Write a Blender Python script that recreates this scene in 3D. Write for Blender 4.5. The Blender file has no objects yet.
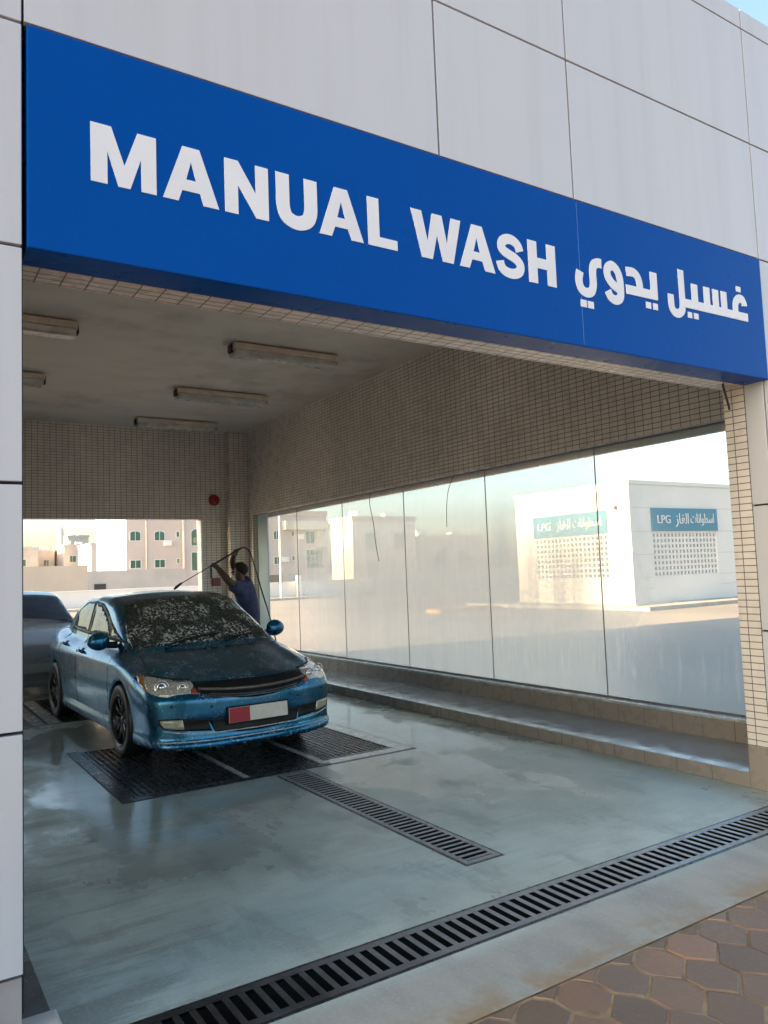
import bpy, bmesh, math, random
import numpy as np
from mathutils import Vector, Matrix
from mathutils.bvhtree import BVHTree
random.seed(7); np.random.seed(7)
R = math.radians
scn = bpy.context.scene
COL = scn.collection

# ------------------------------------------------------------------ helpers
def tag(o, label=None, cat=None, group=None, kind=None):
    if label: o['label'] = label
    if cat: o['category'] = cat
    if group: o['group'] = group
    if kind: o['kind'] = kind
    return o
def thing(name, loc, label, cat, group=None, rz=0.0, s=1.0):
    o = bpy.data.objects.new(name, None); COL.objects.link(o)
    o.empty_display_size = .2
    o.location = loc; o.rotation_euler = (0, 0, rz); o.scale = (s, s, s)
    return tag(o, label, cat, group)
def copy_tree(o, parent=None):
    c = o.copy(); COL.objects.link(c)
    if parent is not None: c.parent = parent
    for ch in list(o.children): copy_tree(ch, c)
    return c

class MB:
    def __init__(s): s.v = []; s.f = []
    def add(s, vs, fs):
        n = len(s.v); s.v += [tuple(p) for p in vs]; s.f += [tuple(i + n for i in f) for f in fs]; return s
    def box(s, x0, x1, y0, y1, z0, z1, M=None):
        vs = [Vector((x, y, z)) for z in (z0, z1) for y in (y0, y1) for x in (x0, x1)]
        if M is not None: vs = [M @ p for p in vs]
        return s.add(vs, [(0, 2, 3, 1), (4, 5, 7, 6), (0, 1, 5, 4), (2, 6, 7, 3), (0, 4, 6, 2), (1, 3, 7, 5)])
    def prism(s, poly, f0, f1):
        """poly: 2D list, f0/f1 map (a,b)->3D for the two caps (triangulated later by Blender ngons)"""
        n = len(poly)
        s.add([f0(*p) for p in poly] + [f1(*p) for p in poly],
              [tuple(range(n))[::-1], tuple(range(n, 2 * n))] + [(i, (i + 1) % n, n + (i + 1) % n, n + i) for i in range(n)])
        return s
    def tube(s, path, rad, n=8, cap=True):
        P = [Vector(p) for p in path]; rr = rad if hasattr(rad, '__len__') else [rad] * len(P)
        vs = []; up = Vector((.13, .21, .97))
        for i, p in enumerate(P):
            d = (P[min(i + 1, len(P) - 1)] - P[max(i - 1, 0)]).normalized()
            a = d.cross(up)
            if a.length < 1e-3: a = d.cross(Vector((1, 0, 0)))
            a.normalize(); b = d.cross(a)
            vs += [p + rr[i] * (math.cos(2 * math.pi * k / n) * a + math.sin(2 * math.pi * k / n) * b) for k in range(n)]
        fs = [(i * n + k, i * n + (k + 1) % n, (i + 1) * n + (k + 1) % n, (i + 1) * n + k) for i in range(len(P) - 1) for k in range(n)]
        if cap: fs += [tuple(range(n))[::-1], tuple(range((len(P) - 1) * n, len(P) * n))]
        return s.add(vs, fs)
    def lathe(s, prof, M, n=32):
        """prof: (radius, axial) list, revolved about local X of M"""
        vs = [M @ Vector((a, r * math.cos(2 * math.pi * k / n), r * math.sin(2 * math.pi * k / n))) for r, a in prof for k in range(n)]
        m = len(prof)
        fs = [(i * n + k, i * n + (k + 1) % n, (i + 1) * n + (k + 1) % n, (i + 1) * n + k) for i in range(m - 1) for k in range(n)]
        return s.add(vs, fs)
    def build(s, name, mat, parent=None, smooth=False, world=True, bevel=0, recalc=True):
        me = bpy.data.meshes.new(name); me.from_pydata(s.v, [], s.f); me.update()
        if recalc or bevel:
            bm = bmesh.new(); bm.from_mesh(me)
            bmesh.ops.recalc_face_normals(bm, faces=bm.faces)
            if bevel:
                es = [e for e in bm.edges if len(e.link_faces) == 2 and e.calc_face_angle(0) > .6]
                bmesh.ops.bevel(bm, geom=es, offset=bevel, segments=2, affect='EDGES', profile=.6)
            bm.to_mesh(me); bm.free()
        return link(name, me, mat, parent, smooth, world)
def link(name, me, mat, parent=None, smooth=False, world=True):
    if mat is not None: me.materials.append(mat)
    o = bpy.data.objects.new(name, me); COL.objects.link(o)
    if smooth:
        for p in me.polygons: p.use_smooth = True
    if parent is not None:
        o.parent = parent
        if world:                        # vertices were given in world space
            L = Vector((0, 0, 0)); q = parent
            while q is not None: L += q.location; q = q.parent
            o.location = -L
    return o
def box(name, mat, x0, x1, y0, y1, z0, z1, parent=None, bevel=0, M=None):
    return MB().box(x0, x1, y0, y1, z0, z1, M).build(name, mat, parent, bevel=bevel)

# ------------------------------------------------------------------ materials
class N:
    def __init__(s, name):
        s.m = bpy.data.materials.new(name); s.m.use_nodes = True
        s.t = s.m.node_tree; s.n = s.t.nodes; s.l = s.t.links
        s.b = s.n['Principled BSDF']; s.out = s.n['Material Output']
    def new(s, t, **k):
        x = s.n.new(t)
        for a, v in k.items():
            if a.startswith('_'): x.inputs[a[1:].replace('_', ' ')].default_value = v
            else: setattr(x, a, v)
        return x
    def set(s, node, key, v):
        if hasattr(v, 'is_output'): s.l.new(v, node.inputs[key])
        else: node.inputs[key].default_value = v
    def math(s, op, a, b=0.0, c=None, clamp=False):
        x = s.n.new('ShaderNodeMath'); x.operation = op; x.use_clamp = clamp
        s.set(x, 0, a); s.set(x, 1, b)
        if c is not None: s.set(x, 2, c)
        return x.outputs[0]
    def mix(s, f, a, b):
        x = s.n.new('ShaderNodeMix'); x.data_type = 'RGBA'
        s.set(x, 0, f); s.set(x, 6, a if hasattr(a, 'is_output') else (*a[:3], 1)); s.set(x, 7, b if hasattr(b, 'is_output') else (*b[:3], 1))
        return x.outputs[2]
    def ramp(s, f, a, b, lo=0.0, hi=1.0):
        x = s.n.new('ShaderNodeMapRange'); x.interpolation_type = 'SMOOTHSTEP'
        s.set(x, 0, f); s.set(x, 1, a); s.set(x, 2, b); s.set(x, 3, lo); s.set(x, 4, hi); return x.outputs[0]
    def pos(s):
        if not hasattr(s, '_p'): s._p = s.n.new('ShaderNodeNewGeometry')
        return s._p.outputs['Position']
    def obj(s):
        return s.n.new('ShaderNodeTexCoord').outputs['Object']
    def xyz(s, v):
        x = s.n.new('ShaderNodeSeparateXYZ'); s.l.new(v, x.inputs[0]); return x.outputs
    def comb(s, a, b, c):
        x = s.n.new('ShaderNodeCombineXYZ'); s.set(x, 0, a); s.set(x, 1, b); s.set(x, 2, c); return x.outputs[0]
    def noise(s, v, scale, detail=4, rough=.55, sc3=None):
        if sc3:
            mp = s.n.new('ShaderNodeMapping'); s.l.new(v, mp.inputs[0]); mp.inputs['Scale'].default_value = sc3; v = mp.outputs[0]
        x = s.n.new('ShaderNodeTexNoise'); s.l.new(v, x.inputs['Vector']); x.inputs['Scale'].default_value = scale
        x.inputs['Detail'].default_value = detail; x.inputs['Roughness'].default_value = rough; return x.outputs['Fac']
    def voro(s, v, scale, feature='F1'):
        x = s.n.new('ShaderNodeTexVoronoi'); x.feature = feature; s.l.new(v, x.inputs['Vector']); x.inputs['Scale'].default_value = scale
        return x.outputs
    def bump(s, h, strength=.3, dist=.01):
        x = s.n.new('ShaderNodeBump'); s.l.new(h, x.inputs['Height']); x.inputs['Strength'].default_value = strength; x.inputs['Distance'].default_value = dist
        s.l.new(x.outputs[0], s.b.inputs['Normal'])
    def base(s, c, rough=.6, metal=0.0, spec=None, coat=0):
        s.set(s.b, 'Base Color', c if hasattr(c, 'is_output') else (*c[:3], 1)); s.set(s.b, 'Roughness', rough); s.set(s.b, 'Metallic', metal)
        if spec is not None: s.b.inputs['Specular IOR Level'].default_value = spec
        if coat: s.b.inputs['Coat Weight'].default_value = coat; s.b.inputs['Coat Roughness'].default_value = .04
        return s.m
def simple(name, c, rough=.6, metal=0.0, var=.08, scale=3.0, spec=None, coat=0):
    n = N(name); f = n.noise(n.pos(), scale, 5)
    lo = [max(0, x * (1 - var)) for x in c]; hi = [min(1, x * (1 + var)) for x in c]
    col = n.mix(n.ramp(f, .3, .7), lo, hi)
    rg = n.ramp(n.noise(n.pos(), scale * 2.3, 3), .3, .7, max(.02, rough - .07), min(1, rough + .07))
    return n.base(col, rg, metal, spec, coat)

def tile_mat(name, c1, c2, mortar, bw, bh, ms, rough=.28, offset=0.0, grime=.2, wetline=None):
    n = N(name); g = n.new('ShaderNodeNewGeometry'); p = n.xyz(n.pos()); nn = n.xyz(g.outputs['True Normal'])
    isx = n.math('GREATER_THAN', n.math('ABSOLUTE', nn[0]), .6); isz = n.math('GREATER_THAN', n.math('ABSOLUTE', nn[2]), .6)
    def sel(f, a, b): return n.math('ADD', n.math('MULTIPLY', f, a), n.math('MULTIPLY', n.math('SUBTRACT', 1.0, f), b))
    a = sel(isx, p[1], p[0]); b = sel(isz, p[1], p[2])
    v = n.comb(a, b, 0.0)
    br = n.new('ShaderNodeTexBrick', offset=offset, squash=1.0, offset_frequency=2)
    n.l.new(v, br.inputs['Vector'])
    for k, val in (('Color1', (*c1, 1)), ('Color2', (*c2, 1)), ('Mortar', (*mortar, 1)), ('Scale', 1.0), ('Mortar Size', ms), ('Mortar Smooth', .15), ('Bias', 0.0), ('Brick Width', bw), ('Row Height', bh)):
        br.inputs[k].default_value = val
    gr = n.ramp(n.noise(n.pos(), 1.1, 5, .6, (1, 1, .45)), .35, .75, 1 - grime, 1.0)
    col = n.new('ShaderNodeMix', data_type='RGBA', blend_type='MULTIPLY'); col.inputs[0].default_value = 1
    n.l.new(br.outputs['Color'], col.inputs[6]); cc = n.comb(gr, gr, gr); n.l.new(cc, col.inputs[7])
    n.base(col.outputs[2], n.math('ADD', n.math('MULTIPLY', br.outputs['Fac'], .5), n.ramp(n.noise(n.pos(), 7, 3), .3, .7, rough - .1, rough + .12)))
    n.bump(n.math('SUBTRACT', 1.0, br.outputs['Fac']), .25, .004)
    return n.m

M = {}
def clad_mat():
    n = N('white_composite_panel'); p = n.pos(); st = n.ramp(n.noise(p, 1.0, 4, .6, (7, 7, .35)), .45, .75); bg = n.noise(p, .8, 4)
    c = n.mix(bg, (.47, .49, .52), (.50, .52, .55)); c = n.mix(n.math('MULTIPLY', st, .35), c, (.395, .41, .43))
    return n.base(c, n.ramp(bg, .3, .7, .28, .38))
M['clad'] = clad_mat()
M['joint'] = simple('black_joint', (.012, .012, .016), .7)
M['plinth'] = simple('grey_plinth', (.27, .25, .25), .6, 0, .12, 6)
def sign_blue():
    n = N('sign_blue'); f = n.noise(n.pos(), 1.4, 3)
    return n.base(n.mix(f, (.0, .060, .30), (.0, .066, .325)), n.ramp(n.noise(n.pos(), 5), .3, .7, .26, .34), 0, .06)
M['blue'] = sign_blue()
M['letter'] = simple('white_lettering', (.66, .68, .71), .4, 0, .03)
M['seam'] = simple('pale_blue_seam', (.06, .16, .42), .5)
M['tile'] = tile_mat('cream_wall_tile', (.78, .74, .675), (.73, .69, .625), (.17, .145, .12), .098, .0483, .0036, .3)
M['ktile'] = tile_mat('kerb_tile', (.245, .22, .19), (.235, .21, .18), (.12, .105, .09), .30, .31, .004, .3, grime=.0)
M['ledge'] = tile_mat('wet_ledge_sheen_tile', (.34, .37, .38), (.30, .33, .34), (.12, .12, .12), .30, .38, .004, .12, grime=.25)  # paler bluish base puts part of the sky reflection into the wet tile
M['ledge'].node_tree.nodes['Principled BSDF'].inputs['Specular IOR Level'].default_value = .9
def ceiling_mat():
    n = N('stained_ceiling'); f = n.ramp(n.noise(n.pos(), .55, 6, .62, (1, 1.8, 1)), .38, .68); g = n.ramp(n.noise(n.pos(), 2.6, 5), .3, .75)
    c = n.mix(n.math('MULTIPLY', f, g), (.68, .64, .57), (.46, .42, .36)); return n.base(c, .7)
M['ceil'] = ceiling_mat()
def floor_mat():
    n = N('wet_concrete'); p = n.pos()
    big = n.noise(p, .55, 5, .6, (1, 1.6, 1)); mid = n.noise(p, 2.3, 6, .62, (1.6, .7, 1)); fine = n.noise(p, 60, 3, .6)
    patch_ = n.noise(p, 1.15, 7, .68, (1.0, 1.5, 1)); x = n.xyz(p)[0]
    c = n.mix(n.ramp(big, .36, .64), (.305, .355, .305), (.43, .485, .425))
    c = n.mix(n.ramp(patch_, .50, .66, 0, .40), c, (.21, .24, .22))
    c = n.mix(n.math('MULTIPLY', n.ramp(n.noise(p, 2.0, 5, .65, (.5, 2.2, 1)), .48, .60), n.ramp(x, 2.0, .7, 0, .6)), c, (.19, .185, .15))
    c = n.mix(n.ramp(mid, .52, .66, 0, .45), c, (.20, .21, .19))
    c = n.mix(n.ramp(fine, .50, .72, 0, .35), c, (.50, .51, .49)); c = n.mix(n.ramp(n.noise(p, 130, 2), .62, .70, 0, .5), c, (.10, .10, .10))
    c = n.mix(n.ramp(n.noise(p, 1.0, 5, .65, (2.5, 22, 1)), .5, .72, 0, .28), c, (.20, .22, .20))
    y = n.xyz(p)[1]
    wet = n.math('ADD', n.ramp(y, 2.9, 5.6, -.20, .10), n.math('MULTIPLY', n.math('SUBTRACT', n.noise(p, .85, 6, .62, (1.0, .6, 1)), .5), 1.7))
    rg = n.ramp(wet, -.10, .14, .46, .085)
    rg = n.math('ADD', rg, n.ramp(mid, .3, .7, -.02, .06), clamp=True)
    dark = n.ramp(wet, -.12, .10, 1.12, .84); dk = n.new('ShaderNodeMix', data_type='RGBA', blend_type='MULTIPLY'); dk.inputs[0].default_value = 1
    n.l.new(c, dk.inputs[6]); n.l.new(n.comb(dark, dark, dark), dk.inputs[7]); c = dk.outputs[2]
    ap = n.mix(n.ramp(mid, .35, .65), (.40, .385, .32), (.32, .315, .275)); ap = n.mix(n.ramp(fine, .5, .72, 0, .4), ap, (.50, .48, .42))
    ap = n.mix(n.math('MULTIPLY', n.ramp(y, 2.52, 2.28), n.ramp(n.noise(p, 5, 5, .65), .38, .62)), ap, (.34, .25, .15))
    n.base(n.mix(n.ramp(y, 2.60, 2.72), ap, c), n.math('ADD', rg, n.ramp(y, 2.75, 2.6, 0, .25), clamp=True), 0, .55)
    h = n.math('ADD', n.math('MULTIPLY', fine, .25), n.noise(p, 9, 4))
    n.bump(h, .10, .012); return n.m
M['floor'] = floor_mat()
M['pit'] = simple('pit_shade_black', (.006, .006, .006), .6)  # shade down in the pits put into the near-black colour
M['iron'] = simple('wet_cast_iron', (.055, .057, .06), .30, .6, .3, 9)
def galv():
    n = N('worn_grating_steel'); p = n.pos(); x = n.xyz(p)[0]
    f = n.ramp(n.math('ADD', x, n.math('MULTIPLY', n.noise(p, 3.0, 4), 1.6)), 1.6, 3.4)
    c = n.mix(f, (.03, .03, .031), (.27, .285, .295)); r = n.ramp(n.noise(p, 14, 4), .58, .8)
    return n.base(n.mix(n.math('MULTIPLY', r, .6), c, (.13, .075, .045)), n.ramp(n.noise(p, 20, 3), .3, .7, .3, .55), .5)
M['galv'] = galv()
M['frame'] = simple('pale_wet_frame', (.42, .45, .45), .22, .15, .2, 5)
def paver_mat():
    n = N('red_brown_pavers'); p = n.pos(); v = n.noise(p, 3.0, 2, .5); w = n.noise(p, 45, 4, .65)
    oi = n.new('ShaderNodeAttribute', attribute_name='tone').outputs['Fac']
    c = n.mix(oi, (.155, .105, .07), (.285, .16, .095)); c = n.mix(n.ramp(v, .45, .75, 0, .7), c, (.18, .13, .095))
    c = n.mix(n.ramp(w, .5, .8, 0, .5), c, (.30, .22, .17)); n.base(c, n.ramp(w, .3, .7, .38, .6)); n.bump(w, .35, .004); return n.m
M['paver'] = paver_mat()
M['sand'] = simple('joint_sand', (.30, .205, .11), .9, 0, .35, 9)
def asphalt():
    n = N('lot_asphalt'); p = n.pos(); a = n.noise(p, .12, 5); b = n.noise(p, 30, 3)
    c = n.mix(n.ramp(a, .35, .65), (.255, .235, .20), (.325, .295, .25)); c = n.mix(n.ramp(b, .5, .8, 0, .4), c, (.38, .35, .30))
    n.base(c, .72); n.bump(b, .3, .01); return n.m
M['asphalt'] = asphalt()
M['concrete'] = simple('kerb_concrete', (.42, .40, .36), .75, 0, .15, 2)
M['yellow'] = simple('sun_streak_yellow', (.62, .38, .06), .6, 0, .12, 3)  # orange of a sunlit ground streak put into the colour
M['white_wall'] = simple('white_render', (.72, .71, .68), .7, 0, .04, .5)
M['seal'] = simple('dark_glass_seal', (.14, .135, .13), .4)
M['lamp_body'] = simple('dusty_lamp_body', (.62, .54, .44), .5, 0, .15, 6)
M['diffuser'] = simple('grimy_lamp_cover', (.46, .46, .42), .25, 0, .2, 6)
M['wetdark'] = simple('wet_dark_concrete', (.075, .08, .082), .22, 0, .3, 4)
M['black'] = simple('black_rubber', (.015, .015, .016), .5)
M['red'] = simple('red_enamel', (.30, .015, .012), .35)
M['redd'] = simple('dull_red_plastic', (.22, .05, .045), .4)
M['teal'] = simple('teal_sign_face', (.025, .19, .30), .4, 0, .04)
M['apt'] = simple('pink_beige_render', (.58, .51, .46), .8, 0, .06, .3)
M['apt2'] = simple('cream_render', (.64, .59, .51), .8, 0, .05, .3)
M['beige'] = simple('beige_block_wall', (.58, .50, .40), .85, 0, .06, .4)
M['grey_wall'] = simple('grey_block_wall', (.47, .455, .43), .85, 0, .08, .6)
M['brownd'] = simple('brown_metal_door', (.23, .17, .12), .5)
M['gglass'] = simple('green_window_glass', (.04, .13, .10), .08, 0, .1, 1, spec=.7)
M['white'] = simple('white_painted_metal', (.78, .78, .76), .4, 0, .03)
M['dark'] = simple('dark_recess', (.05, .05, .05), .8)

def glass_mat():
    n = N('steamed_glass'); p = n.pos(); x = n.xyz(p); y, z = x[1], x[2]
    fy = n.math('MULTIPLY', n.ramp(n.math('ADD', y, n.math('MULTIPLY', n.noise(p, .8, 3), 1.0)), 4.9, 6.2), n.ramp(y, 13.2, 9.6))
    top = n.math('MULTIPLY', n.ramp(z, 2.75, 1.5, .35, 1.0), n.ramp(z, .55, 1.35, .45, 1.0))
    film = n.math('MULTIPLY', n.math('MULTIPLY', fy, top), .72)
    low = n.math('MULTIPLY', n.ramp(z, 1.5, .55), n.math('MULTIPLY', n.ramp(y, 12.0, 7.0, .08, .20), n.ramp(y, 4.6, 6.2, .4, 1.0)))
    drip = n.ramp(n.noise(p, 1.0, 4, .6, (1, 16, 1.5)), .48, .70)
    dripz = n.math('MULTIPLY', n.math('MULTIPLY', drip, n.ramp(n.math('ADD', z, n.math('MULTIPLY', n.noise(p, 5, 2, .5, (1, 1, .1)), .5)), 1.25, .95)), n.ramp(z, .35, .7))
    streak = n.ramp(n.noise(p, 1.0, 4, .6, (1, 5, .5)), .3, .7, .93, 1.05)
    f = n.math('ADD', n.math('MULTIPLY', n.math('ADD', film, low), streak), n.math('MULTIPLY', dripz, n.ramp(y, 8.5, 6.0, .03, .16)))
    f = n.math('ADD', f, .035, clamp=True)
    dif = n.new('ShaderNodeBsdfDiffuse'); dif.inputs['Color'].default_value = (.8, .8, .8, 1)
    trn = n.new('ShaderNodeBsdfTranslucent'); trn.inputs['Color'].default_value = (.98, .85, .71, 1)  # warm tint puts the low sun's peach glow into the film colour
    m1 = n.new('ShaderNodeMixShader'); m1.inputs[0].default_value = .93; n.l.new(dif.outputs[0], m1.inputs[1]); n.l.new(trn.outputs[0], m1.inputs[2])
    tr = n.new('ShaderNodeBsdfTransparent'); tr.inputs['Color'].default_value = (.965, .985, .98, 1)
    m2 = n.new('ShaderNodeMixShader'); n.l.new(f, m2.inputs[0]); n.l.new(tr.outputs[0], m2.inputs[1]); n.l.new(m1.outputs[0], m2.inputs[2])
    gl = n.new('ShaderNodeBsdfGlossy'); gl.inputs['Roughness'].default_value = .04
    fr = n.math('ADD', n.math('MULTIPLY', n.math('POWER', n.new('ShaderNodeLayerWeight', _Blend=.5).outputs['Facing'], 4.0), .30), .015)
    m3 = n.new('ShaderNodeMixShader'); n.l.new(fr, m3.inputs[0]); n.l.new(m2.outputs[0], m3.inputs[1]); n.l.new(gl.outputs[0], m3.inputs[2])
    n.l.new(m3.outputs[0], n.out.inputs['Surface']); return n.m
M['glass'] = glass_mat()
M['frost'] = simple('pale_blue_frosted_panel', (.38, .53, .64), .35, 0, .06, 2)

# ------------------------------------------------------------------ ground
def sheet(name, xs, ys, z, holes, mat, parent=None, kind=None):
    """flat sheet cut along xs / ys with rectangular holes left out"""
    xs = sorted(set(xs + [h[0] for h in holes] + [h[1] for h in holes])); ys = sorted(set(ys + [h[2] for h in holes] + [h[3] for h in holes]))
    mb = MB(); mb.v = [(x, y, z) for y in ys for x in xs]; nx = len(xs)
    for j in range(len(ys) - 1):
        for i in range(nx - 1):
            cx, cy = (xs[i] + xs[i + 1]) / 2, (ys[j] + ys[j + 1]) / 2
            if any(h[0] < cx < h[1] and h[2] < cy < h[3] for h in holes): continue
            mb.f.append((j * nx + i, j * nx + i + 1, (j + 1) * nx + i + 1, (j + 1) * nx + i))
    o = mb.build(name, mat, parent)
    if kind: o['kind'] = kind
    return o
FX0, FX1, FY0, FY1 = -6.2, 6.6, 2.28, 15.2
sheet('asphalt_lot', [-900, 900], [-900, 1500], -.03, [(FX0 + .05, FX1 - .05, FY0 + .05, FY1 - .05)], M['asphalt'], kind='structure')
PITS = [(.45, 5.04, 2.715, 2.995), (2.655, 2.915, 3.42, 5.84),
        (1.565, 2.415, 5.95, 7.86), (2.475, 3.115, 5.95, 7.86), (3.185, 3.885, 6.03, 7.86),
        (1.74, 2.415, 9.72, 11.8), (2.475, 3.115, 9.72, 11.8), (3.185, 3.885, 9.72, 11.8)]
sheet('wash_bay_floor', [FX0, FX1], [FY0, FY1], 0.0, PITS, M['floor'], kind='structure')
pb = MB()
for (a, b, c, d) in PITS:
    e = .001
    pb.add([(a - e, c - e, -.001), (b + e, c - e, -.001), (b + e, d + e, -.001), (a - e, d + e, -.001), (a - e, c - e, -.35), (b + e, c - e, -.35), (b + e, d + e, -.35), (a - e, d + e, -.35)],
           [(4, 5, 6, 7), (0, 1, 5, 4), (1, 2, 6, 5), (2, 3, 7, 6), (3, 0, 4, 7)])
pb.build('drain_pits', M['pit'], recalc=False)['kind'] = 'structure'

# pavers in front of the concrete apron: elongated hexagons on a skewed lattice
def pavers():
    K = .72; a = Vector((.295, 0)) * K; b = Vector((.1475 - .045, -.262)) * K
    sites = []
    verts = []; faces = []; tone = []
    hexa = [(0, .055), (.1475, -.075 + .055), (.1475, -.02 - .055 - .06)]
    for j in range(-3, 28):
        for i in range(-44, 52):
            c = Vector((2.2, 2.16)) + i * a + j * b
            if not (-5.2 < c.x < 9 and -3.2 < c.y < 2.42): continue
            # hexagon: two short joints along Y at the sides, zigzag top and bottom
            top = b * -1
            P = [Vector((-.1475, .065)), Vector((-.1475, -.065)), Vector((-.045, -.197 + .0)), Vector((.1475, -.065)), Vector((.1475, .065)), Vector((.045, .197))]
            P = [Vector((-.1475, .062)), Vector((-.1475, -.068)), Vector((-.1475 + .1475 - .045 - 0.0, -.194)), Vector((.1475, -.068)), Vector((.1475, .062)), Vector((.045 + .0, .200 - .0))]
            k = .962
            for half in ([0, 1, 2, 3, 4, 5],):
                Q0 = [c + P[i] * K for i in half]; hc = sum(Q0, Vector((0, 0))) / 6
                pts = [hc + (q - hc) * .962 for q in Q0]
                # clip against the apron edge
                out = []
                for q0, q1 in zip(pts, pts[1:] + pts[:1]):
                    i0, i1 = q0.y < 2.272, q1.y < 2.272
                    if i0: out.append(q0)
                    if i0 != i1: t = (2.272 - q0.y) / (q1.y - q0.y); out.append(q0 + t * (q1 - q0))
                if len(out) < 3: continue
                cc = sum(out, Vector((0, 0))) / len(out)
                n = len(verts); m = len(out); dz = random.uniform(-.003, .003); tl = random.uniform(-.02, .02); t2 = random.uniform(-.02, .02)
                verts += [(q.x, q.y, -.03) for q in out] + [(q.x, q.y, -.0075 + dz) for q in out] + [((q - cc).x * .94 + cc.x, (q - cc).y * .94 + cc.y, -.002 + dz + tl * (q - cc).x + t2 * (q - cc).y) for q in out]
                fs = [(n + x, n + (x + 1) % m, n + m + (x + 1) % m, n + m + x) for x in range(m)] + [(n + m + x, n + m + (x + 1) % m, n + 2 * m + (x + 1) % m, n + 2 * m + x) for x in range(m)] + [tuple(range(n + 2 * m, n + 3 * m))]
                faces += fs; tone += [min(1, max(0, random.random()))] * len(fs)
    me = bpy.data.meshes.new('paving'); me.from_pydata(verts, [], faces)
    at = me.attributes.new('tone', 'FLOAT', 'FACE'); at.data.foreach_set('value', tone)
    link('brick_paving', me, M['paver'])['kind'] = 'structure'
    sheet('paving_sand', [-5.3, 9.2], [-3.4, 2.33], -.0065, [], M['sand'], kind='structure')
pavers()

# ------------------------------------------------------------------ wash building
WY = 2.96            # facade plane
RX = 5.09            # right column inner face
XW = 5.85            # right wall inner face
YB = 14.1            # back wall
CZ = 4.39            # ceiling
B = thing('wash_building', (2.7, 8.5, 0), 'white panelled car wash building with one open tiled bay', 'building')
def P(name, mat, *a, **k): return box(name, mat, *a, parent=B, **k)
g = .006
def panel(x0, x1, z0, z1, y0=WY, y1=WY + .03): P('cladding_panel', M['clad'], x0 + g, x1 - g, y0, y1, z0 + g, z1 - g, bevel=.003)
Xl = .405
cols = [Xl, 2.325, 3.28, 5.10, 7.05]
for a, b_ in zip(cols[:3], cols[1:4]): panel(a, b_, 3.672, 4.51)
for a, b_ in ((Xl, 3.28), (3.28, 5.10), (5.10, 7.05)): panel(a, b_, 4.51, 5.367)
for a, b_ in ((Xl, 5.10), (5.10, 7.05)): panel(a, b_, 5.367, 5.52)
panel(5.10, 7.05, 3.672, 4.51)
# right pillar: front panels from the corner outwards, inner return
zs = [.17, 1.095, 1.962, 2.822, 3.672]
for z0, z1 in zip(zs, zs[1:]): panel(RX + .002, 7.05, z0, z1)
for z0, z1 in zip(zs[:3], zs[1:4]): P('cladding_panel', M['clad'], RX, RX + .03, WY + .036, 3.134, z0 + g + (.135 if z0 < .2 else 0), z1 - g, bevel=.003)
P('cladding_backing', M['joint'], Xl + .01, 7.03, WY + .028, WY + .06, 3.66, 5.50)
P('cladding_backing', M['joint'], RX + .032, 7.03, WY + .032, 3.138, .0, 3.655)
# left pillar and the next bay's fascia
for z0, z1 in ((.293, 1.095), (1.095, 1.959), (1.959, 2.818), (2.818, 3.668), (3.668, 4.51), (4.51, 5.367), (5.367, 5.52)):
    panel(-.55, Xl + .003, z0, z1)
for i in range(3):
    for z0, z1 in ((2.818, 3.668), (3.668, 4.51), (4.51, 5.367), (5.367, 5.52)): panel(-6.2 + i * 1.883, -6.2 + (i + 1) * 1.883, z0, z1)
P('cladding_backing', M['joint'], -.54, Xl + .004, WY + .031, 3.30, .16, 5.50)
P('cladding_backing', M['joint'], -6.19, -.56, WY + .028, 3.30, 2.83, 5.50)
P('plinth', M['plinth'], -.53, Xl - .006, WY + .012, 3.29, .10, .285)
for i in range(14):
    for z0, z1 in ((.1, 1.4), (1.4, 2.818), (2.818, 4.1), (4.1, 5.52)): panel(-32.2 + i * 1.857, -32.2 + (i + 1) * 1.857, z0, z1)
P('sun_block_wing', M['clad'], -32.2, -6.21, WY + .035, YB + 1.6, 0, 5.5)  # unseen left wing, deepened at the back to block the low sun
# lintel, ceiling, roof
P('lintel', M['tile'], Xl - .01, RX, 3.14, 3.30, 2.815, CZ + .02)
P('lintel', M['tile'], RX, 6.1, 3.142, 3.298, 2.83, CZ + .02)
P('ceiling', M['ceil'], -6.2, 6.06, 3.31, YB - .001, CZ, CZ + .1)
P('roof', M['concrete'], -6.2, 6.25, 3.01, YB + .25, CZ + .12, CZ + .35)
P('parapet', M['clad'], 6.1, 6.25, 3.1, YB + .25, CZ + .36, 5.5)
P('parapet', M['clad'], -6.2, 6.09, YB + .1, YB + .25, CZ + .36, 5.5)
# right column (tiled reveal) and its base
P('column', M['tile'], RX + .001, 6.06, 3.14, 3.299, .302, 2.826)
P('column_base', M['ktile'], RX - .004, 7.045, WY + .01, 3.302, 0, .30)
# right wall: sill, upper wall, end pier
P('window_sill', M['ktile'], XW, XW + .21, 3.304, YB, .02, .268)
P('sill_cap', M['frame'], XW - .006, XW + .215, 3.304, 13.6, .27, .296, bevel=.004)
P('tiled_wall', M['tile'], XW, XW + .21, 3.304, YB + .2, 2.76, CZ + .05)
P('outer_wall', M['clad'], XW + .212, XW + .26, 3.0, YB + .25, 2.70, 5.5)
P('wall_pier', M['tile'], XW + .001, XW + .209, 13.66, YB + .198, .27, 2.758)
P('kerb_ledge', M['ktile'], RX, XW - .002, 3.304, YB + .1, .0, .100)
P('ledge_top', M['ledge'], RX - .002, XW - .002, 3.304, YB + .1, .1002, .106)
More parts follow.
